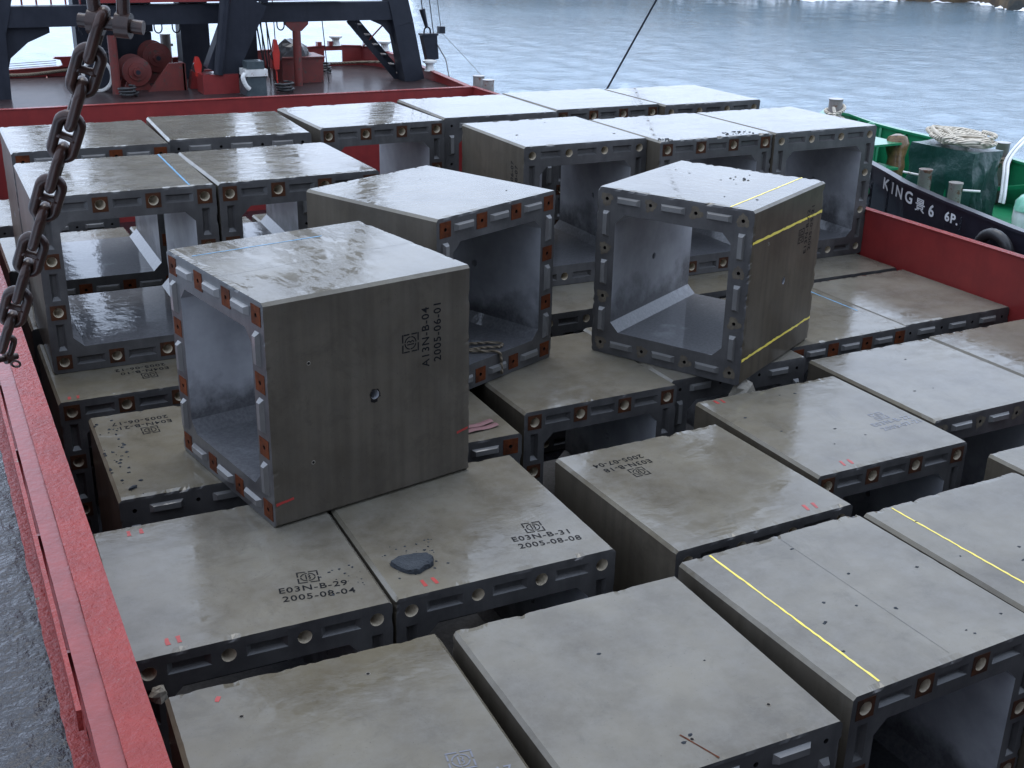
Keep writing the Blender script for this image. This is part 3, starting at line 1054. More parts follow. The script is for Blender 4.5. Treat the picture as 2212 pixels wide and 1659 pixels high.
# id, x, y, layer, yaw, end type, options, label
LOW = [
    ('N1', 1.86, 5.78, 'M', -2.0, dict(chips=7), 'wet concrete box with rubbed stencil square beside the red coaming'),
    ('N2', 3.93, 5.70, 'M', -1.0, dict(chips=8, rust=False), 'plain grey concrete box with reddish smear at its lower edge, beside the yellow-lined box'),
    ('N3', 6.05, 5.87, 'F', 2.0, dict(chips=9, depth=.022), 'grey yellow-lined concrete box with big sockets round its open end, beside box E03N-B-18'),
    ('N4', 8.03, 5.89, 'F', 1.5, dict(chips=8), 'grey concrete box with one yellow line and a broken corner, beside the other yellow-lined box'),
    ('N5', 10.02, 6.32, 'F', 0.5, dict(rust=False), 'concrete box standing a little back beside the yellow-lined box with the broken corner'),
    ('L1', 1.765, 8.29, 'F', -1.0, dict(rust=False), 'concrete box stencilled E03N-B-29 with two red ticks, beside the red coaming'),
    ('L2', 3.74, 8.27, 'F', -0.8, dict(rust=False), 'concrete box stencilled E03N-B-31 with a broken slab of concrete on its top'),
    ('L3', 6.07, 8.02, 'F', 1.6, dict(rust=False, chips=8), 'concrete box stencilled E03N-B-18, its markings turned upside down'),
    ('L4', 8.12, 8.62, 'F', 0.4, dict(), 'concrete box with worn unreadable stencil on top and rust round its big sockets'),
    ('L5', 10.13, 9.16, 'M', 0.8, dict(patch=True), 'concrete box with raised keys and brown-stained bolt holes beside the box with unreadable stencil'),
    ('L6', 12.10, 9.22, 'M', 0.6, dict(patch=True), 'concrete box in the lower layer against the coaming by the tugboat, beside the brown-stained box'),
    ('E04', 2.11, 10.81, 'M', -0.8, dict(rust=False, chips=9, depth=.025), 'concrete box stencilled E04N-B-21 with battered edge, under the cube stencilled A13N'),
    ('M1', 4.09, 10.68, 'M', -0.6, dict(), 'concrete box with a pink strap lying on its top'),
    ('M2', 6.265, 11.12, 'F', 0.8, dict(), 'concrete box with rusty socket plates between the two turned cubes'),
    ('M3', 8.225, 11.26, 'M', 0.4, dict(rust=False), 'concrete box directly beneath the yellow-striped cube'),
    ('R2p', 10.185, 11.60, 'M', 1.2, dict(), 'concrete box with rusty square plates in the lower layer behind the yellow-striped cube'),
    ('R2', 12.125, 11.68, 'M', 0.6, dict(rust=False), 'concrete box with raised keys and no rust, against the red coaming on the tugboat side'),
    ('P1', 1.90, 13.36, 'F', 0.0, dict(), 'concrete box with upside-down stencil and red ticks under the see-through box with blue line'),
    ('P2', 3.88, 13.38, 'F', 0.0, dict(), 'concrete box hidden under the upper boxes behind the cube stencilled A13N'),
    ('P3', 5.90, 13.62, 'F', 0.0, dict(), 'concrete box in the lower layer behind the turned cube with the rope inside'),
    ('P4', 7.95, 13.92, 'F', 0.8, dict(rust=False), 'concrete box in the lower layer seen between the two turned cubes'),
    ('P5', 9.97, 13.88, 'F', 0.4, dict(rust=False), 'concrete box in the lower layer seen through the yellow-striped cube'),
    ('P6', 12.08, 13.80, 'M', 0.3, dict(), 'concrete box under the three-box row, touching the coaming on the tugboat side'),
]
for key, x, y, typ, yaw, opt, lab in LOW:
    make_box(key, x, y, 0, yaw, typ, lab, **opt)
hid = body_mesh(5, False, step=.12)
for i, (x, y) in enumerate([(1.9, 15.95), (3.92, 15.95), (5.95, 15.98), (8.0, 16.3), (10.0, 16.25), (12.03, 16.2), (1.88, 18.72), (3.9, 18.7), (5.95, 18.75), (8.0, 18.9), (10.0, 18.9), (12.0, 18.8), (1.92, 21.5)]):
    if i == 6:
        make_box('Q6', x, y, 0, 0, 'M', 'concrete box glimpsed below the dark-plated box near the crane', rust=False)
    elif i == 12:
        make_box('Q12', x, y, 0, 0, 'M', 'lone lower concrete box between the dark-plated box and the crane wall', rust=False)
    else:
        make_box('Q%d' % i, x, y, 0, 0, 'F', 'concrete box of the lower layer beneath the upper row nearest the crane', simple=hid, group='lower boxes beneath the upper row nearest the crane')

UPP = [
    ('U1', 3.04, 9.885, 'M', -79.4, dict(chips=5), 'big concrete cube stencilled A13N-B-04 with rusty plates round its open end'),
    ('U2', 5.08, 12.04, 'M', 23.3, dict(), 'turned concrete cube with a brown rope lying inside its open end'),
    ('U3', 8.27, 11.13, 'M', -61.8, dict(patch=True, chips=9, depth=.02), 'concrete cube with yellow lines round it and pale patches on its bolt holes'),
    ('G1', 1.97, 14.22, 'F', -0.3, dict(), 'see-through concrete box with a blue line on top and wet floor, beside the red coaming'),
    ('G2', 3.93, 14.25, 'F', 1.0, dict(), 'concrete box with rusty sockets between the blue-lined box and the cube with the rope'),
    ('K1', 2.02, 16.92, 'M', -0.6, dict(), 'concrete box with dark rusty plates ending the upper row nearest the crane'),
    ('K2', 4.02, 17.09, 'M', -2.2, dict(rust=False), 'concrete box with small holes, no rust, in the upper row nearest the crane'),
    ('K3', 6.12, 17.35, 'F', 1.6, dict(), 'concrete box by the crane whose opening shows the red wall behind'),
    ('K4', 8.17, 17.53, 'M', -0.6, dict(rust=False), 'upper concrete box directly behind the side-stencilled box of the three-box row'),
    ('K5', 10.16, 17.66, 'F', 0.0, dict(), 'upper concrete box behind the crumbled middle box of the three-box row'),
    ('K6', 12.12, 17.50, 'F', 0.0, dict(rust=False, chips=9), 'concrete box ending the upper row by the inclined black stay'),
    ('A1', 8.21, 14.99, 'F', 0.2, dict(rust=False), 'concrete box with pale smear and faint stencil on its side, in the three-box row'),
    ('A2', 10.17, 14.68, 'F', 0.2, dict(chips=10, depth=.03), 'middle concrete box of the three-box row with crumbled top edge and rusty sockets'),
    ('A3', 12.13, 14.66, 'F', 0.6, dict(rust=False), 'concrete box of the three-box row that hides the tugboat bow'),
]
for key, x, y, typ, yaw, opt, lab in UPP:
    make_box(key, x, y, 1, yaw, typ, lab, **opt)

# -------- stencils, lines, marks; faces: 'T' top, 'R' right side, 'Lf' left side. (u,v) measured on that face
def on_face(root, face, u, v, rot, lift):
    if face == 'T':
        return Matrix.Translation((u, v, H + lift)) @ Matrix.Rotation(rot, 4, 'Z')
    if face == 'R':      # u along +y, v = height
        b = Matrix(((0, 0, 1, W / 2 + lift), (1, 0, 0, u), (0, 1, 0, v), (0, 0, 0, 1)))
        return b @ Matrix.Rotation(rot, 4, 'Z')
    b = Matrix(((0, 0, -1, -W / 2 - lift), (-1, 0, 0, u), (0, 1, 0, v), (0, 0, 0, 1)))
    return b @ Matrix.Rotation(rot, 4, 'Z')


def mark(root, me, name, face, u, v, rot=0, lift=.0025):
    o = link(name, me, None, root)
    o.matrix_local = on_face(root, face, u, v, rot, lift)
    return o


def local(root, wx, wy):
    a = -root.rotation_euler.z
    dx, dy = wx - root.location.x, wy - root.location.y
    return dx * math.cos(a) - dy * math.sin(a), dx * math.sin(a) + dy * math.cos(a)


def stencil(key, lines_, face, u, v, rot, size=.108, mt=None, logo=True):
    root, mt = BOX[key], mt or M['ink']
    c, s = math.cos(rot), math.sin(rot)
    def put(me, nm, dx, dy):
        mark(root, me, nm, face, u + dx * c - dy * s, v + dx * s + dy * c, rot)
    if logo: put(logo_mesh(.17, mt), 'stencil_logo', 0, .15)
    for i, t in enumerate(lines_):
        put(text_mesh(t, size, mt, .0012), 'stencil_lettering', (.02, .05)[i % 2], -.01 - .125 * i)


def tops(key, wx, wy, *a, **k):
    u, v = local(BOX[key], wx, wy)
    stencil(key, a[0], 'T', u, v, *a[1:], **k)


tops('L1', 2.22, 7.74, ('E03N-B-29', '2005-08-04'), RAD(-9))
tops('L2', 4.22, 7.72, ('E03N-B-31', '2005-08-08'), RAD(-7), mt=M['ink'])
tops('L3', 5.65, 8.56, ('E03N-B-18', '2005-07-04'), RAD(180))
tops('E04', 1.67, 11.42, ('E04N-B-21', '2005-06-17'), RAD(181))
tops('P1', 1.95, 12.95, ('E04N-B-10', '2005-06-12'), RAD(180))
tops('L4', 8.72, 8.35, ('E03N-B-22', '2005-07-21'), RAD(2), mt=M['faintink'])
tops('N1', 2.42, 5.25, ('E03N-B-17', '2005-07-12'), RAD(-8), mt=M['faintink'])
stencil('U1', ('A13N-B-04', '2005-06-01'), 'R', .52, 1.40, RAD(90))
stencil('U3', ('E13N-B-02', '2005-05-21'), 'R', .55, 1.45, RAD(90))
stencil('A1', ('E13N-B-07', '2005-06-07'), 'Lf', -.80, 1.42, RAD(90))


def strip(key, p, q, wd, mt, name='paint_line', face='T', seed=0):
    """a hand-drawn line from p to q (face coordinates) with uneven edges"""
    rs = random.Random(seed)
    p, q = Vector(p), Vector(q)
    d = (q - p)
    n = max(2, int(d.length / .05))
    nn = Vector((-d.y, d.x)).normalized()
    V = []
    for i in range(n + 1):
        c = p + d * i / n + nn * rs.gauss(0, wd * .08)
        h = wd / 2 * rs.uniform(.75, 1.2)
        V += [(*(c - nn * h), 0), (*(c + nn * h), 0)]
    mb = MB().add(V, [(2 * i, 2 * i + 2, 2 * i + 3, 2 * i + 1) for i in range(n)])
    me = mb.mesh(name)
    me.materials.append(mt)
    return mark(BOX[key], me, name, face, 0, 0, 0, .0022)


def wstrip(key, a, b, wd, mt, **k):
    strip(key, local(BOX[key], *a), local(BOX[key], *b), wd, mt, **k)


wstrip('N3', (5.34, 6.83), (5.40, 4.91), .02, M['yellow'], seed=1)
wstrip('N4', (7.33, 6.84), (7.40, 4.93), .02, M['yellow'], seed=2)
strip('U3', (.68, -.99), (.68, .99), .022, M['yellow'], seed=3)
strip('U3', (-.99, 1.64), (.99, 1.64), .03, M['yellow'], face='R', seed=4)
strip('U3', (-.99, .30), (.99, .30), .03, M['yellow'], face='R', seed=5)
wstrip('G1', (2.66, 13.27), (2.69, 15.18), .022, M['blue'], seed=6)
strip('U1', (-.62, -.9), (-.62, .4), .018, M['blue'], seed=7)
wstrip('R2p', (11.0, 12.4), (11.02, 11.4), .02, M['blue'], seed=8)
wstrip('N3', (6.05, 6.80), (6.10, 4.95), .0022, M['slate'], seed=9, name='crack_line')
strip('U1', (.1, -.98), (.05, .95), .0022, M['slate'], seed=10, name='crack_line')
for key, x, y, dx, dy in (('L1', 1.07, 7.41, 0, .09), ('L1', 1.15, 7.41, 0, .09), ('L1', 1.10, 9.14, 0, .09), ('L1', 1.20, 9.14, 0, .09), ('L2', 3.04, 7.37, 0.0, .1), ('L2', 3.13, 7.37, 0.0, .1),
                          ('P1', 1.05, 12.42, 0, .08), ('P1', 1.14, 12.42, 0, .08), ('L4', 7.35, 9.48, 0, .09), ('L4', 7.43, 9.48, 0, .09), ('L4', 7.55, 7.70, 0.02, .1), ('L4', 7.65, 7.70, .02, .1),
                          ('L3', 6.62, 7.12, .02, .1), ('L3', 6.72, 7.12, .02, .1), ('N1', 1.22, 6.62, .03, .05)):
    wstrip(key, (x, y), (x + dx, y + dy), .03, M['redmark'], name='red_tick', seed=int(x * 100))
strip('U1', (-.985, .22), (-.82, .24), .025, M['redmark'], name='red_tick', face='R', seed=11)
strip('U1', (.86, .42), (.985, .44), .025, M['redmark'], name='red_tick', face='R', seed=12)
wstrip('N2', (3.82, 5.02), (3.92, 4.73), .012, M['rust'], seed=13, name='rust_smear')


def plug(key, face, u, v, r=.015):
    n = 16
    V, F = [], []
    for rr, z in ((r * 1.25, 0), (r, .003), (r * .8, .0005)):
        V += [(rr * math.cos(2 * math.pi * k / n), rr * math.sin(2 * math.pi * k / n), z) for k in range(n)]
    F = [(i * n + k, i * n + (k + 1) % n, (i + 1) * n + (k + 1) % n, (i + 1) * n + k) for i in range(2) for k in range(n)]
    mb = MB().add(V, F, 0)
    mb.add(V[2 * n:], [tuple(range(n))], 1)
    me = mb.mesh('plug_hole')
    me.materials.append(M['patch'])
    me.materials.append(M['dark'])
    return mark(BOX[key], me, 'plug_hole', face, u, v, 0, .001)


for key, face, u, v in (('U1', 'R', -.62, 1.42), ('U1', 'R', -.62, .52), ('N2', 'T', .62, -.66), ('N2', 'T', -.05, -.75), ('N1', 'T', .35, .72), ('N1', 'T', -.55, .6), ('U3', 'R', -.55, 1.55),
                        ('E04', 'T', .1, .9)):
    plug(key, face, u, v)
rs = random.Random(33)
n = 30
V = []
for k in range(n):
    a = 2 * math.pi * k / n
    rr = .047 + abs(rs.gauss(0, .006)) + (.02 if 3.9 < a < 5.2 else 0)
    V += [(.044 * math.cos(a), .044 * math.sin(a), 0), (rr * math.cos(a), rr * math.sin(a), 0)]
me = MB().add(V, [(2 * k, 2 * k + 1, 2 * ((k + 1) % n) + 1, 2 * ((k + 1) % n)) for k in range(n)]).mesh('stain')
me.materials.append(M['dark'])
mark(BOX['U1'], me, 'stain', 'R', 0, H / 2)
# small pits and rough spots standing on the tops
rs = random.Random(21)
for key in ('N3', 'N3', 'N3', 'N3', 'N4', 'N4', 'L4', 'L5', 'U3', 'U2', 'A1', 'N2', 'L4', 'U3'):
    n = 9
    mb = MB()
    for _ in range(rs.randint(2, 4)):
        cx, cy, rr = rs.uniform(-.8, .8), rs.uniform(-.85, .85), rs.uniform(.008, .02)
        ring = [(cx + rr * rs.uniform(.6, 1.6) * math.cos(k * 6.283 / n), cy + rr * rs.uniform(.5, 1.2) * math.sin(k * 6.283 / n), 0) for k in range(n)]
        mb.add(ring + [(cx, cy, rs.uniform(.002, .008))], [(k, (k + 1) % n, n) for k in range(n)])
    me = mb.mesh('grit')
    me.materials.append(M['slate'])
    o = mark(BOX[key], me, 'grit', 'T', 0, 0, 0, .001)
    o['kind'] = 'stuff'
# crumbled concrete on the edge of the three-box row
def rubble(key, u0, u1, v0, v1, n, r0, r1, seed):
    rs = random.Random(seed)
    mb = MB()
    for _ in range(n):
        cx, cy, r = rs.uniform(u0, u1), rs.uniform(v0, v1), rs.uniform(r0, r1)
        k = 6
        ring = [(cx + r * rs.uniform(.6, 1.4) * math.cos(i * 6.283 / k), cy + r * rs.uniform(.6, 1.4) * math.sin(i * 6.283 / k), 0) for i in range(k)]
        top = [(cx + (p[0] - cx) * .5, cy + (p[1] - cy) * .5, r * rs.uniform(.2, .6)) for p in ring]
        mb.add(ring + top, [(i, (i + 1) % k, k + (i + 1) % k, k + i) for i in range(k)] + [tuple(range(k, 2 * k))])
    me = mb.mesh('rubble')
    me.materials.append(M['slate'])
    o = mark(BOX[key], me, 'rubble', 'T', 0, 0, 0, .001)
    o['kind'] = 'stuff'
rubble('A2', .2, .7, -.96, -.7, 38, .006, .02, 1)
rubble('A2', -.95, -.75, -.97, -.82, 24, .006, .022, 2)
rubble('L2', -.85, -.35, -.75, -.2, 46, .004, .014, 3)
rubble('L1', .55, .9, -.75, -.35, 22, .004, .012, 4)
rubble('U3', .0, .25, .3, .55, 8, .01, .02, 5)
rubble('E04', -.95, -.7, -.95, .9, 50, .006, .02, 6)

# ------------------------------------------------------------------ loose things on the boxes
def chunk(name, label, cat, loc, sx, sy, sz, seed, mt, rz=0, n=9):
    rs = random.Random(seed)
    mb = MB()
    rings = []
    for lvl, sc in ((0, 1.0), (.5, .96), (.85, .75), (1.0, .35)):
        rings.append([(sx * sc * rs.uniform(.72, 1.15) * math.cos(k * 6.283 / n), sy * sc * rs.uniform(.72, 1.15) * math.sin(k * 6.283 / n), sz * lvl + rs.uniform(-.1, .1) * sz * (lvl > 0)) for k in range(n)])
    V = sum(rings, [])
    F = [(i * n + k, i * n + (k + 1) % n, (i + 1) * n + (k + 1) % n, (i + 1) * n + k) for i in range(3) for k in range(n)]
    F += [tuple(reversed(range(n))), tuple(3 * n + k for k in range(n))]
    o = mb.add(V, F).build(name, mt, loc=loc, rz=rz)
    return tag(o, label, cat)


def slab(loc, rz):
    rs = random.Random(14)
    out = [(-.18, .04), (-.13, .10), (-.04, .12), (.07, .115), (.14, .10), (.175, .05), (.165, -.03), (.11, -.075), (.03, -.135), (-.05, -.12), (-.11, -.06)]
    ring = []
    for (xa, ya), (xb, yb) in zip(out, out[1:] + out[:1]):
        for f in (0, .33, .66):
            ring.append((xa + (xb - xa) * f + rs.gauss(0, .004), ya + (yb - ya) * f + rs.gauss(0, .004)))
    n = len(ring)
    V = [(x * 1.02, y * 1.02, 0) for x, y in ring] + [(x * .97, y * .97, .035 + .02 * (x + .17) + rs.uniform(-.006, .006)) for x, y in ring]
    V += [(x * .80 + .01, y * .78 + .01, .044 + .05 * (x + .17) * .6 + rs.uniform(-.003, .003)) for x, y in ring] + [(.01, .01, .052)]
    F = [tuple(reversed(range(n)))]
    for i in range(2):
        F += [(i * n + k, i * n + (k + 1) % n, (i + 1) * n + (k + 1) % n, (i + 1) * n + k) for k in range(n)]
    F += [(2 * n + k, 2 * n + (k + 1) % n, 3 * n) for k in range(n)]
    return tag(MB().add(V, F).build('broken_slab', M['slate'], loc=loc, rz=rz), 'dark broken slab of concrete lying on the box stencilled E03N-B-31', 'rubble')
slab((3.06, 7.70, .004), RAD(-12))
chunk('stone', 'pale stone wedged between the red coaming and the box stencilled E03N-B-29', 'stone', (.94, 7.20, -.28), .07, .06, .10, 8, M['patch'], 0, 8)
chunk('concrete_flake', 'small dark flake lying near the corner of the box stencilled E04N-B-21', 'rubble', (1.28, 10.02, .004), .05, .025, .02, 9, M['slate'], .5, 7)
chunk('concrete_wedge', 'pale broken wedge under the corner of the yellow-striped cube', 'rubble', (8.02, 9.93, -.24), .2, .14, .23, 10, M['patch'], .2, 9)
# pink strap, two lengths side by side
t = thing('strap', 'pink lifting strap lying folded on a box behind the A13N cube', 'strap', (4.55, 9.95, .004), RAD(8))
for i, dy in enumerate((-.05, .05)):
    mb = MB()
    n = 12
    V = []
    for k in range(n + 1):
        xx = -.35 + .7 * k / n
        zz = .012 + .006 * math.sin(k * 1.1 + i)
        for q in (-.04, 0, .04):
            V.append((xx, dy + q + .01 * math.sin(k * .5), zz + (0.008 if q == 0 else 0)))
        V.append((xx, dy + .01 * math.sin(k * .5), 0))
    F = []
    for k in range(n):
        a, b = 4 * k, 4 * k + 4
        F += [(a, a + 1, b + 1, b), (a + 1, a + 2, b + 2, b + 1), (a + 2, a + 3, b + 3, b + 2), (a + 3, a, b, b + 3)]
    mb.add(V, F).build('strap_fold', M['pink'], t)
# rope inside the turned cube
root = BOX['U2']
def u2w(x, y, z):
    a = root.rotation_euler.z
    return (root.location.x + x * math.cos(a) - y * math.sin(a), root.location.y + x * math.sin(a) + y * math.cos(a), root.location.z + z)
def smooth_path(pts, n=8):
    pts = [Vector(p) for p in pts]
    out = []
    for i in range(len(pts) - 1):
        p0, p1, p2, p3 = pts[max(i - 1, 0)], pts[i], pts[i + 1], pts[min(i + 2, len(pts) - 1)]
        for k in range(n):
            t_ = k / n
            out.append(0.5 * ((2 * p1) + (p2 - p0) * t_ + (2 * p0 - 5 * p1 + 4 * p2 - p3) * t_ ** 2 + (3 * p1 - p0 - 3 * p2 + p3) * t_ ** 3))
    return out + [pts[-1]]
pts = [(-.5, -.2, .315), (-.2, -.45, .315), (0, -.6, .318), (.18, -.74, .318), (.24, -.86, .318), (.14, -.90, .318), (0, -.80, .32), (-.2, -.72, .318), (-.08, -.88, .318), (.0, -.97, .318), (.03, -1.02, .285), (.04, -1.025, .18), (.05, -1.03, .05)]
tag(MB().tube(smooth_path([u2w(*p) for p in pts]), .016, 8).build('rope', M['oldrope'], smooth=True), 'brown rope lying in the open end of the turned cube', 'rope')
# short length of plank-like haunch drip is part of the boxes; nothing more here

# ------------------------------------------------------------------ hanging stud-link chain
def chain():
    d = .044
    p0, p4 = Vector((.633, 4.945, 4.291)), Vector((.288, 5.546, 3.190))
    ax = (p4 - p0).normalized()
    side = ax.cross((p0 + p4) / 2 - Vector((0, 0, CAMZ))).normalized()            # facing links lie in the plane across the view from the deck
    nrm = side.cross(ax).normalized()
    root = thing('anchor_chain', 'rusty stud-link chain hanging from a heavy shackle beside the red coaming', 'chain', p4 + ax * .3)
    pitch = (p4 - p0).length / 8
    # one link: stadium of round bar, 6 d long
    def stadium(hl, hw, n=10):
        pts = []
        r = hw
        for k in range(n + 1):
            a = -math.pi / 2 + math.pi * k / n
            pts.append((hl - r + r * math.cos(a), r * math.sin(a), 0))
        for k in range(n + 1):
            a = math.pi / 2 + math.pi * k / n
            pts.append((-(hl - r) + r * math.cos(a), r * math.sin(a), 0))
        return pts
    hl, hw = (pitch + d * 1.02) / 2, .0425
    me = MB().tube(stadium(hl, hw), d / 2, 12, closed=True).mesh('link', True)
    me.materials.append(M['chain'])
    ms = MB().tube([(0, -hw, 0), (0, -hw * .5, 0), (0, 0, 0), (0, hw * .5, 0), (0, hw, 0)], [d * .52, d * .38, d * .34, d * .38, d * .52], 12).mesh('stud', True)
    ms.materials.append(M['chain'])
    rs = random.Random(2)
    inv = world_of(root).inverted()
    for i in range(-1, 10):
        c = p0 + ax * pitch * i
        a, b = (side, nrm) if i % 2 == 0 else (nrm, side)
        tw = rs.uniform(-.12, .12)
        a2 = (a * math.cos(tw) + b * math.sin(tw)).normalized()
        b2 = ax.cross(a2)
        mm = Matrix(((ax.x, a2.x, b2.x, c.x), (ax.y, a2.y, b2.y, c.y), (ax.z, a2.z, b2.z, c.z), (0, 0, 0, 1)))
        o = link('link', me, None, root)
        o.matrix_local = inv @ mm
        if i >= 0:
            link('stud', ms, None, o)
    # shackles: U of bar with a pin across
    def shackle(c, a_x, a_s, ln, wd, bar, name='shackle'):
        a_n = a_x.cross(a_s)
        def P(u, v):
            return c + a_x * u + a_s * v
        pts = [P(0, -wd), P(ln * .35, -wd * 1.12), P(ln * .62, -wd * 1.1)]
        for k in range(9):
            a = -math.pi / 2 + math.pi * k / 8
            pts.append(P(ln * .7 + wd * 1.0 * math.cos(a), wd * 1.1 * math.sin(a)))
        pts += [P(ln * .62, wd * 1.1), P(ln * .35, wd * 1.12), P(0, wd)]
        o = bpart(MB().tube(pts, bar / 2, 12), name, M['chain'], smooth=True, parent=root)
        for sg in (-1, 1):
            q = P(0, sg * wd)
            bpart(MB().cyl(q - a_s * bar * .55, q + a_s * bar * .55, bar * .95, n=16), 'shackle_eye', M['chain'], smooth=True, parent=o)
        bpart(MB().cyl(P(0, -wd - bar * 1.3), P(0, wd + bar * 1.5), bar * .52, n=14), 'pin', M['chain'], smooth=True, parent=o)
        return o
    top = p0 - ax * pitch * 2.0
    top = Vector((.722, 4.823, 4.474))
    o = shackle(top, Vector((.02, 0, 1)).normalized(), (rt * .98 + Vector((0, 0, -.10))).normalized(), .36, .052, .050)
    bot = p0 + ax * pitch * 10.15
    shackle(bot, -ax * 1, nrm * .6 + side * .8, .15, .045, .03)
    ring = [bot + side * .075 + (side * math.cos(k * .628) + ax * math.sin(k * .628)) * .02 for k in range(10)]
    bpart(MB().tube(ring, .006, 8, closed=True), 'split_ring', M['chain'], smooth=True, parent=root)
    # wire pendant the shackle hangs from, up to the derrick above
    a = top + Vector((.006, 0, .30))
    bpart(MB().tube([a, a + Vector((.02, 0, 9.0))], .016, 8), 'wire_pendant', M['wire'], parent=root)


chain()

# ------------------------------------------------------------------ crane portal and deck gear at the bow
pf = thing('crane_portal', 'black steel portal frame standing across the bow deck', 'portal frame', (7.8, 33, DECK))
def cpart(mb, name, mt, smooth=False, parent=None):
    return bpart(mb, name, mt, smooth, parent or pf)
# right leg: leans inboard as it rises; left leg upright at the edge
cpart(MB().beam((13.30, 33, DECK), (12.98, 33, 1.90), .60, .55, upv=(0, 1, 0)), 'leg', M['steel'])
cpart(MB().beam((12.98, 33, 1.90), (11.3, 33.2, 9.5), .60, .55, upv=(0, 1, 0), w1=.42, h1=.42), 'leg', M['steel'])
cpart(MB().beam((2.05, 33, DECK), (2.12, 33, 2.0), .55, .55, upv=(0, 1, 0)), 'leg', M['steel'])
cpart(MB().beam((2.12, 33, 2.0), (4.4, 33.2, 9.5), .60, .55, upv=(0, 1, 0), w1=.42, h1=.42), 'leg', M['steel'])
cpart(MB().box(2.35, 12.72, 32.78, 33.22, 2.03, 2.53), 'cross_beam', M['steel'])
# gusset plates in the corners
cpart(MB().prism([(12.75, 2.04), (12.0, 2.04), (12.42, 1.86), (12.70, 1.55), (12.8, 1.3)], 1, 32.95, 33.05), 'gusset', M['steel'])
cpart(MB().prism([(2.35, 2.04), (3.45, 2.04), (3.45, 1.88), (2.9, 1.65), (2.45, 1.28), (2.36, 1.0)], 1, 32.95, 33.05), 'gusset', M['steel'])
cpart(MB().box(4.5, 11.2, 32.6, 33.6, 2.60, 2.75), 'walkway', M['red'])
for x in np.arange(2.9, 4.4, .35):
    cpart(MB().cyl((x, 33.3, 2.53), (x, 33.3, 3.6), .025, n=8), 'stanchion', M['red'], smooth=True)
for x in np.arange(4.6, 11.3, .95):
    cpart(MB().cyl((x, 33.55, 2.75), (x, 33.55, 3.75), .025, n=8), 'stanchion', M['red'], smooth=True)
cpart(MB().cyl((2.9, 33.3, 3.55), (11.2, 33.55, 3.75), .025, n=8), 'hand_rail', M['red'], smooth=True)
cpart(MB().beam((4.4, 33.2, 9.4), (11.3, 33.2, 9.4), .4, .4), 'head_beam', M['steel'])
# hooks under the beam
for x in (6.15, 6.62, 9.45):
    pts = [(x - .1, 33, 2.03)] + [(x - .1 * math.cos(a * math.pi / 8), 33, 1.93 - .13 * math.sin(a * math.pi / 8)) for a in range(9)] + [(x + .1, 33, 2.03)]
    cpart(MB().tube(pts, .018, 8), 'hook', M['steel'], smooth=True)
for x, dx in ((4.18, .04), (12.0 - .35, .02)):
    cpart(MB().tube([(x, 33, 2.03), (x, 33, 1.9), (x + dx, 33, 1.8)], .03, 8), 'lug', M['steel'])
# red posts carrying the beam, with flared heads
for x in (4.93, 9.86):
    cpart(MB().cyl((x, 32.9, DECK), (x, 32.9, 1.78), .115, n=16), 'post', M['redold'], smooth=True)
    if x > 6:
        cpart(MB().prism([(x - .12, 1.78), (x + .12, 1.78), (x + .32, 1.96), (x + .32, 2.03), (x - .32, 2.03), (x - .32, 1.96)], 1, 32.8, 33.0), 'post_head', M['redold'])
# inclined ladder beside the right leg
lad = cpart(MB().beam((11.55, 33.4, 2.0), (13.02, 33.4, DECK), .16, .05, upv=(0, 1, 0)), 'ladder', M['steel'])
cpart(MB().beam((11.85, 33.75, 2.0), (13.32, 33.75, DECK), .16, .05, upv=(0, 1, 0)), 'ladder', M['steel'])
for k in range(6):
    f = (k + .5) / 6
    x, z = 11.6 + 1.47 * f, 2.0 - 1.7 * f
    cpart(MB().box(x - .08, x + .22, 33.4, 33.75, z - .015, z + .015), 'tread', M['grey'])
cpart(MB().cyl((12.75, 33.6, 1.9), (12.1, 33.8, 1.2), .025, n=8), 'brace', M['red'], smooth=True)
cpart(MB().cyl((13.25, 33.3, 1.5), (13.72, 33.5, .62), .035, n=8), 'brace', M['red'], smooth=True)

# crane mast and boom behind the beam
cm = thing('crane_mast', 'dark crane mast and boom foot rising behind the black portal beam', 'crane', (8, 34.5, DECK))
def mpart(mb, name, mt, smooth=False):
    return bpart(mb, name, mt, smooth, cm)
mpart(MB().box(4.35, 5.35, 35.2, 36.0, DECK, 7.2), 'mast_column', M['steel'])
mpart(MB().box(5.0, 8.35, 34.4, 35.15, 2.95, 8.8), 'operator_cab', M['steel'])
for k in range(3):
    mpart(MB().box(5.2 + 1.05 * k, 6.05 + 1.05 * k, 34.37, 34.40, 5.2, 6.4), 'cab_window', M['dark'])
mpart(MB().box(5.35, 6.45, 35.4, 36.0, 1.62, 6.8), 'machinery_house', M['steel'])
mpart(MB().box(5.36, 6.40, 35.45, 35.95, DECK, 1.60), 'winch_house', M['steel'])
mpart(MB().box(7.20, 8.0, 35.3, 36.0, DECK, 7.4), 'mast_column', M['steel'])
mpart(MB().beam((7.52, 32.35, .80), (8.42, 32.3, 2.7), .80, .5, upv=(0, 1, 0), w1=.92, h1=.5), 'boom_foot', M['steel'])
mpart(MB().beam((8.42, 32.3, 2.7), (10.2, 31.0, 11.5), .92, .5, upv=(0, 1, 0), w1=.6, h1=.5), 'boom', M['steel'])
mpart(MB().cyl((7.42, 32.02, .80), (7.75, 32.0, 2.9), .13, n=14), 'boom_stay', M['steel'], True)
mpart(MB().box(8.62, 9.35, 35.2, 35.9, DECK, 4.2), 'mast_column', M['steel'])
mpart(MB().box(7.0, 7.95, 32.0, 32.75, DECK, .80), 'pedestal', M['red'])
mpart(MB().prism([(6.9, DECK), (8.2, DECK), (8.2, .62), (7.95, .78), (7.0, .78)], 1, 33.2, 33.5), 'pedestal_plate', M['red'])
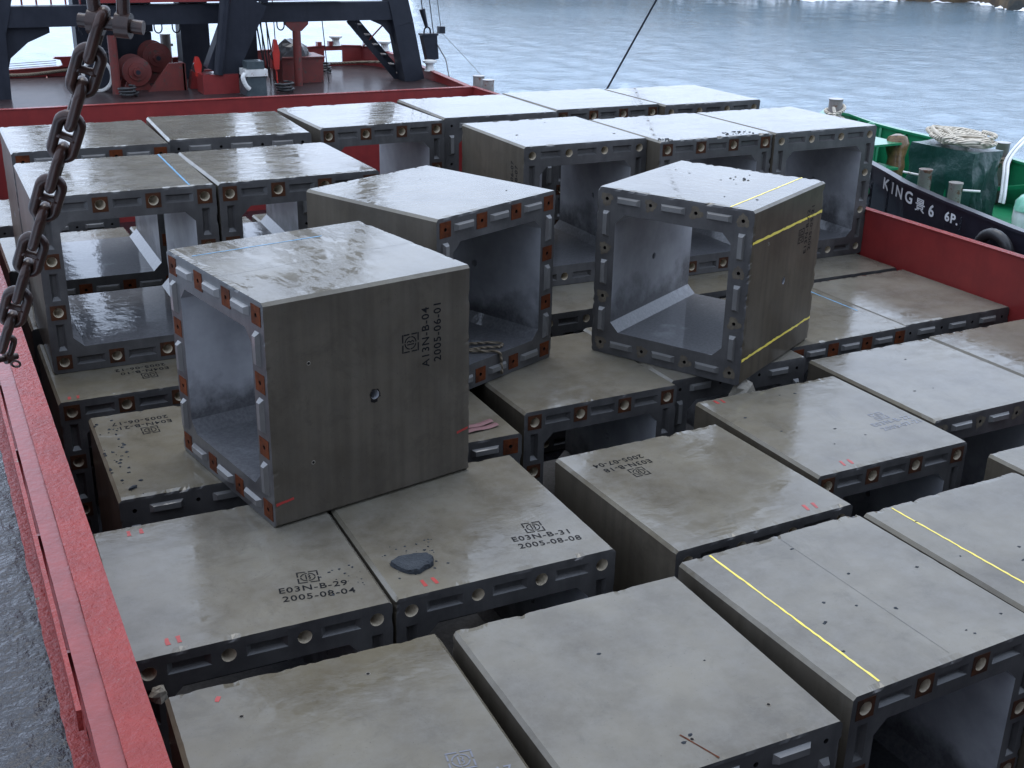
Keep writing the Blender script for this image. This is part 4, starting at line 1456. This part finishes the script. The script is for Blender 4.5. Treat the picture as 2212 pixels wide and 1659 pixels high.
for x, z0, z1 in ((9.05, DECK, 6), (9.2, DECK, 6), (9.4, .9, 7), (10.9, DECK, 2)):
    mpart(MB().tube([(x - .1, 33.5, z1), (x, 33.4, z0)], .014, 6), 'wire', M['wire'])
for x in (9.02, 9.13, 9.3):
    mpart(MB().tube([(x - .25, 33.3, 2.6), (x, 33.2, .5)], .022, 6), 'wire', M['wire'])

# winches
def winch(x, y, z, r, label, ln=.8):
    t = thing('winch', label, 'winch', (x, y, DECK))
    def wp(mb, nm, mt, sm=True):
        return bpart(mb, nm, mt, sm, t)
    for k, yy in enumerate((y, y + ln)):
        o = wp(MB().lathe([(r, 0), (r, .03), (r * .62, .05), (r * .60, .09), (r * .3, .10), (r * .28, .2)], (0, 0, 0), 28), 'drum_flange', M['redold'])
        o.matrix_parent_inverse = world_of(t).inverted() @ Matrix.Translation((x, yy, z)) @ Matrix.Rotation(RAD(90), 4, 'X')
    wp(MB().cyl((x, y + .05, z), (x, y + ln - .05, z), r * .62, n=24), 'drum', M['wire'])
    wp(MB().cyl((x, y - .22, z), (x, y + .1, z), r * .16, n=12), 'shaft', M['steel'])
    for yy in (y + .06, y + ln + .02):
        wp(MB().prism([(x - r * 1.05, DECK), (x + r * 1.05, DECK), (x + r * .3, z), (x - r * .3, z)], 1, yy, yy + .04), 'stand', M['redold'], False)
    return t
winch(5.55, 33.3, .80, .38, 'red winch drum low on the bow deck beside a red post')
winch(6.35, 34.6, 1.0, .40, 'red winch drum raised behind the triangular red stand')
t = thing('winch_stand', 'triangular red steel stand between the two winch drums', 'winch stand', (6.3, 33.0, DECK))
bpart(MB().prism([(5.75, DECK), (6.75, DECK), (6.75, 1.02), (6.35, 1.02)], 1, 33.0, 33.08), 'plate', M['redold'], False, t)
bpart(MB().box(6.70, 6.78, 33.0, 33.6, DECK, 1.0), 'side_plate', M['redold'], False, t)
t = thing('gypsy_wheel', 'pale rimmed wheel on the bow deck beside the post next to the winches', 'wheel', (4.45, 33.4, DECK))
o = bpart(MB().tube([(4.55 + .36 * math.cos(k * .2618), 33.4 + .0, .72 + .40 * math.sin(k * .2618)) for k in range(24)], .05, 8, closed=True), 'rim', M['pale'], True, t)
bpart(MB().cyl((4.55, 33.38, .72), (4.55, 33.6, .72), .33, n=24), 'disc', M['steel'], True, t)
# snatch blocks in bright red
def block(x, y, z, label, h=.42):
    t = thing('snatch_block', label, 'pulley block', (x, y, z - h / 2 - .3))
    pr = [(x - .06, z - h * .5), (x + .07, z - h * .5), (x + .11, z + .05), (x + .04, z + h * .5), (x - .03, z + h * .5), (x - .10, z + .05)]
    bpart(MB().prism(pr, 1, y, y + .03), 'cheek', M['redbright'], False, t)
    bpart(MB().prism(pr, 1, y + .12, y + .15), 'cheek', M['redbright'], False, t)
    bpart(MB().cyl((x + .02, y + .03, z - .03), (x + .02, y + .12, z - .03), .16, n=20), 'sheave', M['rubber'], True, t)
    bpart(MB().cyl((x, y + .07, z - h * .5), (x + .02, y + .07, DECK), .025, n=8), 'stalk', M['redbright'], True, t)
block(7.02, 32.6, .95, 'bright red pulley block beside the triangular winch stand', .5)
block(9.28, 33.0, 1.15, 'tall bright red pulley block beside the engine', .8)
t = thing('deck_engine', 'grey and teal engine on the bow deck beside the red crane pedestal', 'engine', (8.2, 31.6, DECK))
bpart(MB().box(7.97, 8.50, 31.3, 31.9, DECK, .80), 'engine_block', M['teal'], False, t)
bpart(MB().box(7.94, 8.54, 31.25, 31.85, .81, .98), 'head_cover', M['pale'], False, t)
bpart(MB().box(8.02, 8.48, 31.35, 31.8, .99, 1.18), 'air_box', M['teal'], False, t)
bpart(MB().tube(smooth_path([(7.93, 31.22, .9), (7.86, 31.2, .8), (7.93, 31.2, .6), (8.02, 31.2, .5)]), .06, 10), 'exhaust_pipe', M['pale'], True, t)
t = thing('deck_locker', 'red steel locker on the bow deck with black tarpaulin heaped on top', 'locker', (10.2, 33.6, DECK))
bpart(MB().box(9.55, 10.75, 33.4, 34.4, DECK, .98), 'body', M['redold'], False, t)
bpart(MB().box(9.50, 10.80, 33.35, 34.45, .98, 1.02), 'lid', M['redold'], False, t)
rs = random.Random(5)
mb = MB()
n = 16
rings = []
for lvl, sc in ((0, 1.0), (.35, .92), (.75, .72), (1.0, .45)):
    rings.append([(10.05 + .52 * sc * rs.uniform(.85, 1.12) * math.cos(k * 6.283 / n), 33.9 + .42 * sc * rs.uniform(.85, 1.12) * math.sin(k * 6.283 / n), 1.021 + .42 * lvl * (1.0 if k < 9 and k > 3 else .75) + rs.uniform(0, .04) * (lvl > 0)) for k in range(n)])
F = [(i * n + k, i * n + (k + 1) % n, (i + 1) * n + (k + 1) % n, (i + 1) * n + k) for i in range(3) for k in range(n)]
tag(mb.add(sum(rings, []), F + [tuple(3 * n + k for k in range(n)), tuple(reversed(range(n)))]).build('tarpaulin', M['darktarp']), 'black crumpled tarpaulin on the red deck locker', 'tarpaulin')
rs = random.Random(15)
for i, (x, y, lab) in enumerate(((5.1, 32.2, 'coil of black hose dropped on the bow deck by the low winch'), (9.1, 31.7, 'coil of black hose dropped on the bow deck beside the engine'), (11.4, 35.4, 'coil of black hose dropped on the bow deck near the inclined ladder'))):
    pts = [(x + (.2 + .05 * math.sin(k * .7)) * math.cos(k * .52) + rs.uniform(-.03, .03), y + (.22 + .05 * math.sin(k * .9)) * math.sin(k * .52), DECK + .035 + .006 * k) for k in range(40)]
    tag(MB().tube(smooth_path(pts, 3), .03, 7).build('hose_coil', M['rubber'], smooth=True), lab, 'hose')
t = thing('oil_drum', 'dark steel drum standing behind the low winch on the bow deck', 'drum', (5.0, 34.6, DECK))
bpart(MB().lathe([(.28, 0), (.29, .03), (.28, .05), (.28, .3), (.295, .32), (.28, .34), (.28, .6), (.295, .62), (.28, .64), (.28, .88), (.29, .9), (.26, .91)], (5.0, 34.6, DECK), 22), 'drum_body', M['steel'], True, t)
# vent pipe seen through the gap in the crane
t = thing('vent_pipe', 'grey vent pipe with a cross bar standing on the bow beyond the crane', 'vent', (6.98, 36.5, DECK))
bpart(MB().cyl((6.98, 36.5, DECK), (6.98, 36.5, 1.45), .15, n=18), 'pipe', M['grey'], True, t)
bpart(MB().box(6.62, 7.18, 36.45, 36.55, 1.1, 1.17), 'cross_bar', M['grey'], False, t)
# mooring rope slung along the bow bulwark, two runs
tag(MB().tube(smooth_path([(11.4, 36.85, .42), (12.2, 36.75, .40), (12.9, 36.5, .44), (13.4, 35.8, .50), (13.5, 35.5, .44), (13.48, 35.3, .36)]), .04, 8).build('mooring_rope', M['oldrope'], smooth=True), 'old brown mooring rope slung along the bow rail by the ladder', 'rope')
tag(MB().tube(smooth_path([(1.6, 36.9, .37), (2.6, 36.85, .39), (3.2, 36.8, .40), (4.0, 36.85, .46), (4.8, 36.9, .54)]), .045, 8).build('mooring_rope', M['oldrope'], smooth=True), 'old brown mooring rope slung along the bow rail by the horned fairlead', 'rope')

# hook block and wires hanging outside the right leg
hb = thing('hook_block', 'black hook block hanging on wires beside the leaning portal leg', 'hook block', (14.15, 33.5, .9))
def hpart(mb, name, mt, smooth=False):
    return bpart(mb, name, mt, smooth, hb)
hpart(MB().beam((14.05, 33.5, 1.52), (14.16, 33.5, .80), .46, .26, upv=(0, 1, 0), w1=.36, h1=.24), 'block_body', M['steel'])
hpart(MB().box(13.8, 14.32, 33.35, 33.65, 1.50, 1.56), 'top_plate', M['steel'])
hpart(MB().box(14.38, 14.56, 33.4, 33.6, 1.55, 1.75), 'side_sheave', M['steel'])
pts = [(13.92, 33.5, 1.56)] + [(14.02 - .1 * math.cos(k * math.pi / 6), 33.5, 1.62 + .12 * math.sin(k * math.pi / 6)) for k in range(7)] + [(14.12, 33.5, 1.56)]
hpart(MB().tube(pts, .025, 8), 'becket', M['steel'], True)
hpart(MB().cyl((14.0, 33.5, 1.74), (13.86, 33.5, 2.25), .05, .09, 10), 'swivel', M['steel'], True)
hpart(MB().tube([(13.88, 33.5, 2.2), (13.2, 33.3, 6.5)], .016, 6), 'wire', M['wire'])
hpart(MB().tube([(14.22, 33.5, 1.56), (13.5, 33.3, 6.5)], .014, 6), 'wire', M['wire'])
hpart(MB().tube([(14.46, 33.5, 1.72), (13.7, 33.3, 6.5)], .010, 6), 'wire', M['wire'])
tag(MB().tube([(14.30, 33.5, 1.3), (14.05, 32.2, .95), (13.80, 31.4, .58)], .018, 6).build('lashing_wire', M['wire']), 'short wire lashing from the hook block down to the side rail', 'wire')
tag(MB().tube([(14.5, 33.5, 1.55), (14.2, 31.3, 1.15), (13.62, 28.7, .86)], .008, 6).build('guy_wire', M['wire']), 'thin guy wire running from the hook block to the twin bollards', 'wire')
# stay standing behind the far box row
t = thing('stay_rod', 'black inclined stay with a clevis foot rising behind the stacked boxes by the sea', 'stay', (13.5, 23.0, DECK))
def stay(f0, f1, r):
    a, b = Vector((13.60, 22.95, .80)), Vector((13.95, 22.3, 2.10))
    return a + (b - a) * f0, a + (b - a) * f1, r
a, b, r = stay(0, 6.0, .022)
bpart(MB().cyl(a, b, r, n=10), 'rod', M['steel'], True, t)
bpart(MB().cyl(Vector((13.5, 23.1, DECK)), a, .03, n=10), 'rod_foot', M['steel'], True, t)
bpart(MB().cyl(a - (b - a).normalized() * .05, a + (b - a).normalized() * .12, .045, n=12), 'clevis', M['steel'], True, t)

# ------------------------------------------------------------------ tug moored alongside
tug = thing('tugboat', 'black hulled tugboat with green bulwarks lettered KING moored against the barge', 'tugboat', (15.6, 13, SEA))
# rail plan: near side from aft to stem, then far side from stem to aft
RAIL = [(14.0, 3.0, .55), (13.99, 7.0, .60), (13.99, 9.5, .66), (14.0, 11.58, .77), (14.03, 12.95, .88), (14.12, 13.94, .96), (14.22, 14.49, 1.03), (14.36, 15.11, 1.08), (14.62, 16.1, 1.20), (14.98, 17.0, 1.32), (15.35, 17.6, 1.42),
        (15.85, 17.95, 1.46), (16.35, 17.85, 1.36), (16.75, 17.55, 1.22), (17.0, 17.1, 1.15), (17.12, 16.5, 1.12), (17.2, 15.5, 1.08), (17.2, 14.4, 1.03), (17.25, 12, .90), (17.3, 8, .75), (17.3, 3.0, .7)]
DK = .30
outer, inner, cap, dk = MB(), MB(), MB(), MB()
cx0 = 15.75
def inward(p, q, t):
    dx, dy = q[0] - p[0], q[1] - p[1]
    l = math.hypot(dx, dy)
    return dy / l * t, -dx / l * t
NR = len(RAIL)
nin = []
for i, p in enumerate(RAIL):
    a, b = RAIL[max(i - 1, 0)], RAIL[min(i + 1, NR - 1)]
    nin.append(inward(a, b, 1.0))
oV, iV, cV = [], [], []
for (x, y, z), (nx, ny) in zip(RAIL, nin):
    oV += [(x, y, z), (x + nx * .03, y + ny * .03, z - .30), (x + nx * .10, y + ny * .10, z - .8), (x + nx * .45, y + ny * .45 - (0.5 if y > 15 else 0), SEA - .5)]
    iV += [(x + nx * .07, y + ny * .07, z), (x + nx * .11, y + ny * .11, DK - .02)]
    cV += [(x - nx * .03, y - ny * .03, z - .01), (x - nx * .03, y - ny * .03, z + .035), (x + nx * .11, y + ny * .11, z + .035), (x + nx * .11, y + ny * .11, z - .01)]
end_cut = 3                                     # the near bulwark stops at the gangway gap
oF = [(4 * i + k, 4 * i + 4 + k, 4 * i + 5 + k, 4 * i + 1 + k) for i in range(NR - 1) for k in range(3)]
bpart(outer.add(oV, oF), 'hull', M['hull'], False, tug)
far0 = 10
iF = [(2 * i, 2 * i + 2, 2 * i + 3, 2 * i + 1) for i in range(NR - 1)]
bpart(inner.add(iV, iF), 'bulwark_lining', M['green'], False, tug)
def rail_cap(i0, i1, mt):
    F = [(4 * i + k, 4 * i + (k + 1) % 4, 4 * i + 4 + (k + 1) % 4, 4 * i + 4 + k) for i in range(i0, i1) for k in range(4)]
    used = sorted({q for f in F for q in f})
    mp = {q: j for j, q in enumerate(used)}
    bpart(MB().add([cV[q] for q in used], [tuple(mp[q] for q in f) for f in F]), 'rail', mt, False, tug)
rail_cap(0, 10, M['hull'])
rail_cap(10, NR - 1, M['green'])
poly = [(p[0] + n_[0] * .1, p[1] + n_[1] * .1, DK) for p, n_ in zip(RAIL, nin)]
bpart(dk.add(poly, [tuple(range(NR))]), 'deck', M['green'], False, tug)
# frames inside the far bulwark
for i in range(11, 19):
    a, b = Vector(RAIL[i]), Vector(RAIL[i + 1])
    for f in (.3,):
        p = a + (b - a) * f
        nx, ny = nin[i]
        o = MB()
        q = [(0.08, p.z - .02), (0.16, p.z - .02), (0.42, DK), (0.08, DK)]
        V = []
        for s_ in (-.02, .02):
            tx, ty = -ny * s_, nx * s_
            V += [(p.x + nx * u_ + tx, p.y + ny * u_ + ty, z_) for u_, z_ in q]
        o.add(V, [(0, 1, 2, 3), (7, 6, 5, 4), (0, 4, 5, 1), (1, 5, 6, 2), (2, 6, 7, 3), (3, 7, 4, 0)])
        bpart(o, 'bulwark_frame', M['green'], False, tug)
bpart(MB().beam((16.7, 15.5, DK), (16.95, 13.0, .95), .3, .06), 'brace', M['green'], False, tug)
# shelf and eye plates up forward
bpart(MB().box(15.3, 16.0, 16.0, 16.7, 1.12, 1.16), 'shelf', M['green'], False, tug)
bpart(MB().box(15.35, 15.42, 16.05, 16.12, DK, 1.12), 'shelf_leg', M['green'], False, tug)
bpart(MB().box(15.2, 15.8, 15.8, 16.3, .72, .76), 'shelf', M['green'], False, tug)
bpart(MB().tube([(15.9 + .11 * math.cos(k * .5236), 16.75, 1.28 + .11 * math.sin(k * .5236)) for k in range(12)], .035, 8, closed=True), 'eye_ring', M['green'], True, tug)
# bollards
def tbol(x, y, z, r, h, pin=None):
    return bollard(x, y, z, r, h, 'bollard', M['grey'], pin, tug)
tbol(14.50, 13.90, DK, .105, .89, None)
tbol(14.40, 13.15, DK, .105, .83, None)
bpart(MB().cyl((14.5, 14.0, 1.07), (14.36, 14.25, 1.09), .018, n=8), 'bollard_pin', M['pale'], True, tug)
bpart(MB().cyl((14.46, 13.05, 1.02), (14.62, 12.85, 1.03), .018, n=8), 'bollard_pin', M['pale'], True, tug)
bpart(MB().box(14.25, 14.75, 12.9, 14.15, DK - .005, DK + .03), 'bollard_base', M['green'], False, tug)
tbol(15.62, 17.44, .9, .13, .87)
tbol(17.0, 15.27, DK, .115, 1.12)
tbol(17.0, 14.62, DK, .115, 1.04)
# hawse hole ring in the hull side
bpart(MB().tube([(14.245, 14.92 + .13 * math.cos(k * .4), .66 + .10 * math.sin(k * .4)) for k in range(16)], .02, 8, closed=True), 'hawse_rim', M['hull'], True, tug)
bpart(MB().add([(14.235, 14.92 + .125 * math.cos(k * .3927), .66 + .095 * math.sin(k * .3927)) for k in range(16)], [tuple(range(16))]), 'hawse_plate', M['green'], False, tug)
# lettering on the near bulwark, lying along the sheer
def hull_text(s, y, size, dz, mt=M['white'], bold=.006):
    # hull side near y: interpolate
    for (xa, ya, za), (xb, yb, zb) in zip(RAIL, RAIL[1:]):
        if ya <= y <= yb:
            f = (y - ya) / (yb - ya)
            p = Vector((xa + (xb - xa) * f, y, za + (zb - za) * f))
            tdir = (Vector((xa, ya, za)) - Vector((xb, yb, zb))).normalized()
            break
    me = text_mesh(s, size, mt, bold)
    xax = tdir
    upv = Vector((-.10, 0, 1)).normalized()
    zax = xax.cross(upv).normalized()
    yax = zax.cross(xax)
    if zax.x > 0:
        zax, = (-zax,)
    c = p + Vector((0, 0, -dz))
    c += zax * .014 + Vector((.1 * dz, 0, 0)) * 1.0
    mm = Matrix(((xax.x, yax.x, zax.x, c.x), (xax.y, yax.y, zax.y, c.y), (xax.z, yax.z, zax.z, c.z), (0, 0, 0, 1)))
    o = link('hull_lettering', me, None, tug)
    o.matrix_local = world_of(tug).inverted() @ mm
    return o
hull_text('N', 15.02, .26, .17)
for ch_, yy_ in (('K', 14.44), ('I', 14.245), ('N', 14.055), ('G', 13.80)):
    hull_text(ch_, yy_, .27, .175)
hull_text('\u666f', 13.52, .24, .23, bold=.003)
hull_text('6', 13.25, .27, .225)
hull_text('6P.', 12.80, .21, .20)
# short lengths of hanging chain on the hull side
for y, zt, zb in ((14.3, .93, .35), (12.55, .72, .2), (11.95, .70, .2), (14.75, .80, .3)):
    mb = MB()
    z = zt
    x = 14.0 + max(0, (y - 12.9)) * .13 - .03
    k = 0
    while z > zb:
        hw = .016
        pts = [(x - (0 if k % 2 else hw * math.cos(a)), y + (hw * math.cos(a) if k % 2 else 0), z + .032 * math.sin(a)) for a in [q * .7854 for q in range(8)]]
        mb.tube(pts, .007, 6, closed=True)
        z -= .045
        k += 1
    bpart(mb, 'fender_chain', M['steel'], False, tug)
# tyre fender at the gangway
def torus(c, axis, R_, r_, mt, name, label, cat):
    axis = Vector(axis).normalized()
    a = axis.orthogonal().normalized()
    b = axis.cross(a)
    pts = [Vector(c) + (a * math.cos(k * .2618) + b * math.sin(k * .2618)) * R_ for k in range(24)]
    return tag(MB().tube(pts, r_, 12, closed=True).build(name, mt, smooth=True), label, cat)
torus((13.86 - .02, 11.75, .42), (1, 0, .15), .28, .085, M['rubber'], 'tyre_fender', 'black tyre fender hung between the tugboat and the red coaming', 'tyre')
# tarpaulin-covered chest with rope heaped on it
tc = thing('covered_chest', 'deck chest wrapped in a dark green tarpaulin on the tugboat', 'chest', (15.42, 14.2, DK), RAD(6))
def tarp_mesh(lx, ly, h, seed):
    rs = random.Random(seed)
    nu, nv = 64, 12
    V, F = [], []
    per = []
    for k in range(nu):
        f = k / nu * 4
        s_, t_ = int(f), f % 1
        c = [(-lx, -ly), (lx, -ly), (lx, ly), (-lx, ly), (-lx, -ly)]
        per.append((c[s_][0] + (c[s_ + 1][0] - c[s_][0]) * t_, c[s_][1] + (c[s_ + 1][1] - c[s_][1]) * t_))
    ph = [rs.uniform(0, 6.28) for _ in range(6)]
    for j in range(nv + 1):
        g = j / nv
        for k, (px, py) in enumerate(per):
            l = math.hypot(px, py)
            fold = (.05 * math.sin(k * .9 + ph[0] + g * 1.5) + .035 * math.sin(k * 1.9 + ph[1] - g * 3)) * (.1 + g) + .05 * g
            swag = .03 * math.sin(g * 11 + k * .35 + ph[2]) * (1 if g < .7 else .4)
            s_ = 1 + (fold + swag) / l
            V.append((px * s_, py * s_, h * (1 - g) + .015 * math.sin(k * .7) * g + .01))
    for j in range(nv):
        for k in range(nu):
            l = (k + 1) % nu
            F.append((j * nu + k, j * nu + l, (j + 1) * nu + l, (j + 1) * nu + k))
    b0 = len(V)
    V.append((0, 0, h + .02))
    F += [(k, (k + 1) % nu, b0) for k in range(nu)]
    return MB().add(V, F)
tarp_mesh(.34, .62, 1.14, 3).build('tarpaulin_cover', M['tarp'], tc, smooth=True)
MB().box(-.30, .30, -.58, .58, 0, 1.08).build('chest', M['green'], tc)
rs = random.Random(12)
pts = []
for k in range(150):
    a = k * .42
    rx, ry = .24 + .14 * math.sin(k * .31), .46 + .22 * math.sin(k * .47 + 1)
    pts.append((15.42 + rx * math.cos(a) + rs.uniform(-.02, .02) + .05, 14.2 + ry * math.sin(a) + rs.uniform(-.03, .03), DK + 1.20 + .10 * (k / 150) + .07 * abs(math.sin(k * .37)) + rs.uniform(0, .02)))
tag(MB().tube(smooth_path(pts, 5), .034, 8).build('rope_coil', M['rope'], smooth=True), 'heap of thick white mooring rope on the tarpaulin-covered chest', 'rope')
# rope round the bow bollard and down
pts = []
for k in range(34):
    a = k * .42
    pts.append((15.62 + .17 * math.cos(a), 17.44 + .17 * math.sin(a), 1.42 + .12 * math.sin(a * .5 + 1) + .004 * k))
pts += [(15.45, 17.25, 1.55), (15.4, 17.2, 1.25), (15.42, 17.2, 1.0)]
tag(MB().tube(smooth_path(pts, 3), .033, 8).build('mooring_rope', M['rope'], smooth=True), 'white rope hitched round the bow bollard of the tugboat', 'rope')
tag(MB().tube(smooth_path([(15.45, 17.3, 1.40), (15.1, 17.5, 1.36), (14.6, 17.8, 1.30), (13.9, 18.5, 1.0)]), .03, 8).build('mooring_line', M['oldrope'], smooth=True), 'grey mooring line leading from the tugboat bow bollard to the barge', 'rope')
tag(MB().tube(smooth_path([(14.62, 15.6, 1.02), (14.72, 15.2, .82), (14.85, 14.95, .72), (15.0, 14.8, .78), (15.12, 14.62, .98)]), .032, 8).build('rope', M['rope'], smooth=True), 'white rope hanging in a loop behind the black tugboat bulwark', 'rope')
pts = []
for k in range(30):
    a = k * .45
    pts.append((17.0 + .16 * math.cos(a), 14.62 + .16 * math.sin(a), .98 + .004 * k))
pts += [(16.85, 14.4, 1.0), (16.8, 14.3, .8), (16.82, 14.25, .55)]
tag(MB().tube(smooth_path(pts, 3), .035, 8).build('mooring_rope', M['oldrope'], smooth=True), 'brown rope wound round a bollard by the outer green bulwark', 'rope')
# old brown fender hanging inside the bulwark
mb = MB().lathe([(.05, -.42), (.13, -.34), (.17, -.15), (.15, 0), (.19, .14), (.22, .26), (.17, .38), (.06, .43)], (0, 0, 0), 16)
o = mb.build('old_fender', M['brown'], smooth=True, loc=(16.05, 16.15, .86))
o.rotation_euler = (RAD(-14), RAD(10), 0)
tag(o, 'worn brown fender buoy tied inside the green bulwark', 'fender')
# white drum with green sheet
t = thing('covered_raft', 'white rounded container with a pale green sheet over it on the tugboat', 'container', (15.75, 12.55, DK))
MB().lathe([(.30, 0), (.42, .06), (.45, .25), (.44, .42), (.38, .50)], (0, 0, 0), 28).build('container', M['white'], t, smooth=True)
rs = random.Random(9)
n = 28
V = []
for lvl, sc, z in ((0, 1.06, .40), (1, 1.02, .50), (2, .85, .60), (3, .5, .66)):
    V += [(.43 * sc * rs.uniform(.95, 1.06) * math.cos(k * 6.2832 / n), .43 * sc * rs.uniform(.95, 1.06) * math.sin(k * 6.2832 / n), z + rs.uniform(-.03, .03)) for k in range(n)]
F = [(i * n + k, i * n + (k + 1) % n, (i + 1) * n + (k + 1) % n, (i + 1) * n + k) for i in range(3) for k in range(n)] + [tuple(3 * n + k for k in range(n))]
M['sheet'] = paint('pale_green_sheet', (0.10, 0.36, 0.25), (0.25, 0.45, 0.36), rough=.35, coat=1.0, crough=.08, bscale=7, bstr=.6)
MB().add(V, F).build('sheet', M['sheet'], t, smooth=True)
# twin white hoses
t = thing('twin_hose', 'pair of white hoses bending down over the outer green bulwark', 'hose', (15.9, 13.3, .9))
for d_ in (0, .07):
    bpart(MB().tube(smooth_path([(16.75, 13.75 + d_, 1.70), (16.4, 13.72 + d_, 1.50), (16.05, 13.62 + d_, 1.27), (15.85, 13.45 + d_, 1.08), (15.7, 13.3 + d_, .80), (15.66, 13.27 + d_, .66)]), .026, 8), 'hose', M['white'], True, t)
bpart(MB().cyl((16.85, 13.8, DK), (16.85, 13.8, 1.9), .03, n=10), 'hose_post', M['green'], True, tug)

# ------------------------------------------------------------------ render settings
scene.render.engine = 'CYCLES'
scene.cycles.max_bounces = 8
scene.cycles.glossy_bounces = 5
scene.cycles.diffuse_bounces = 4
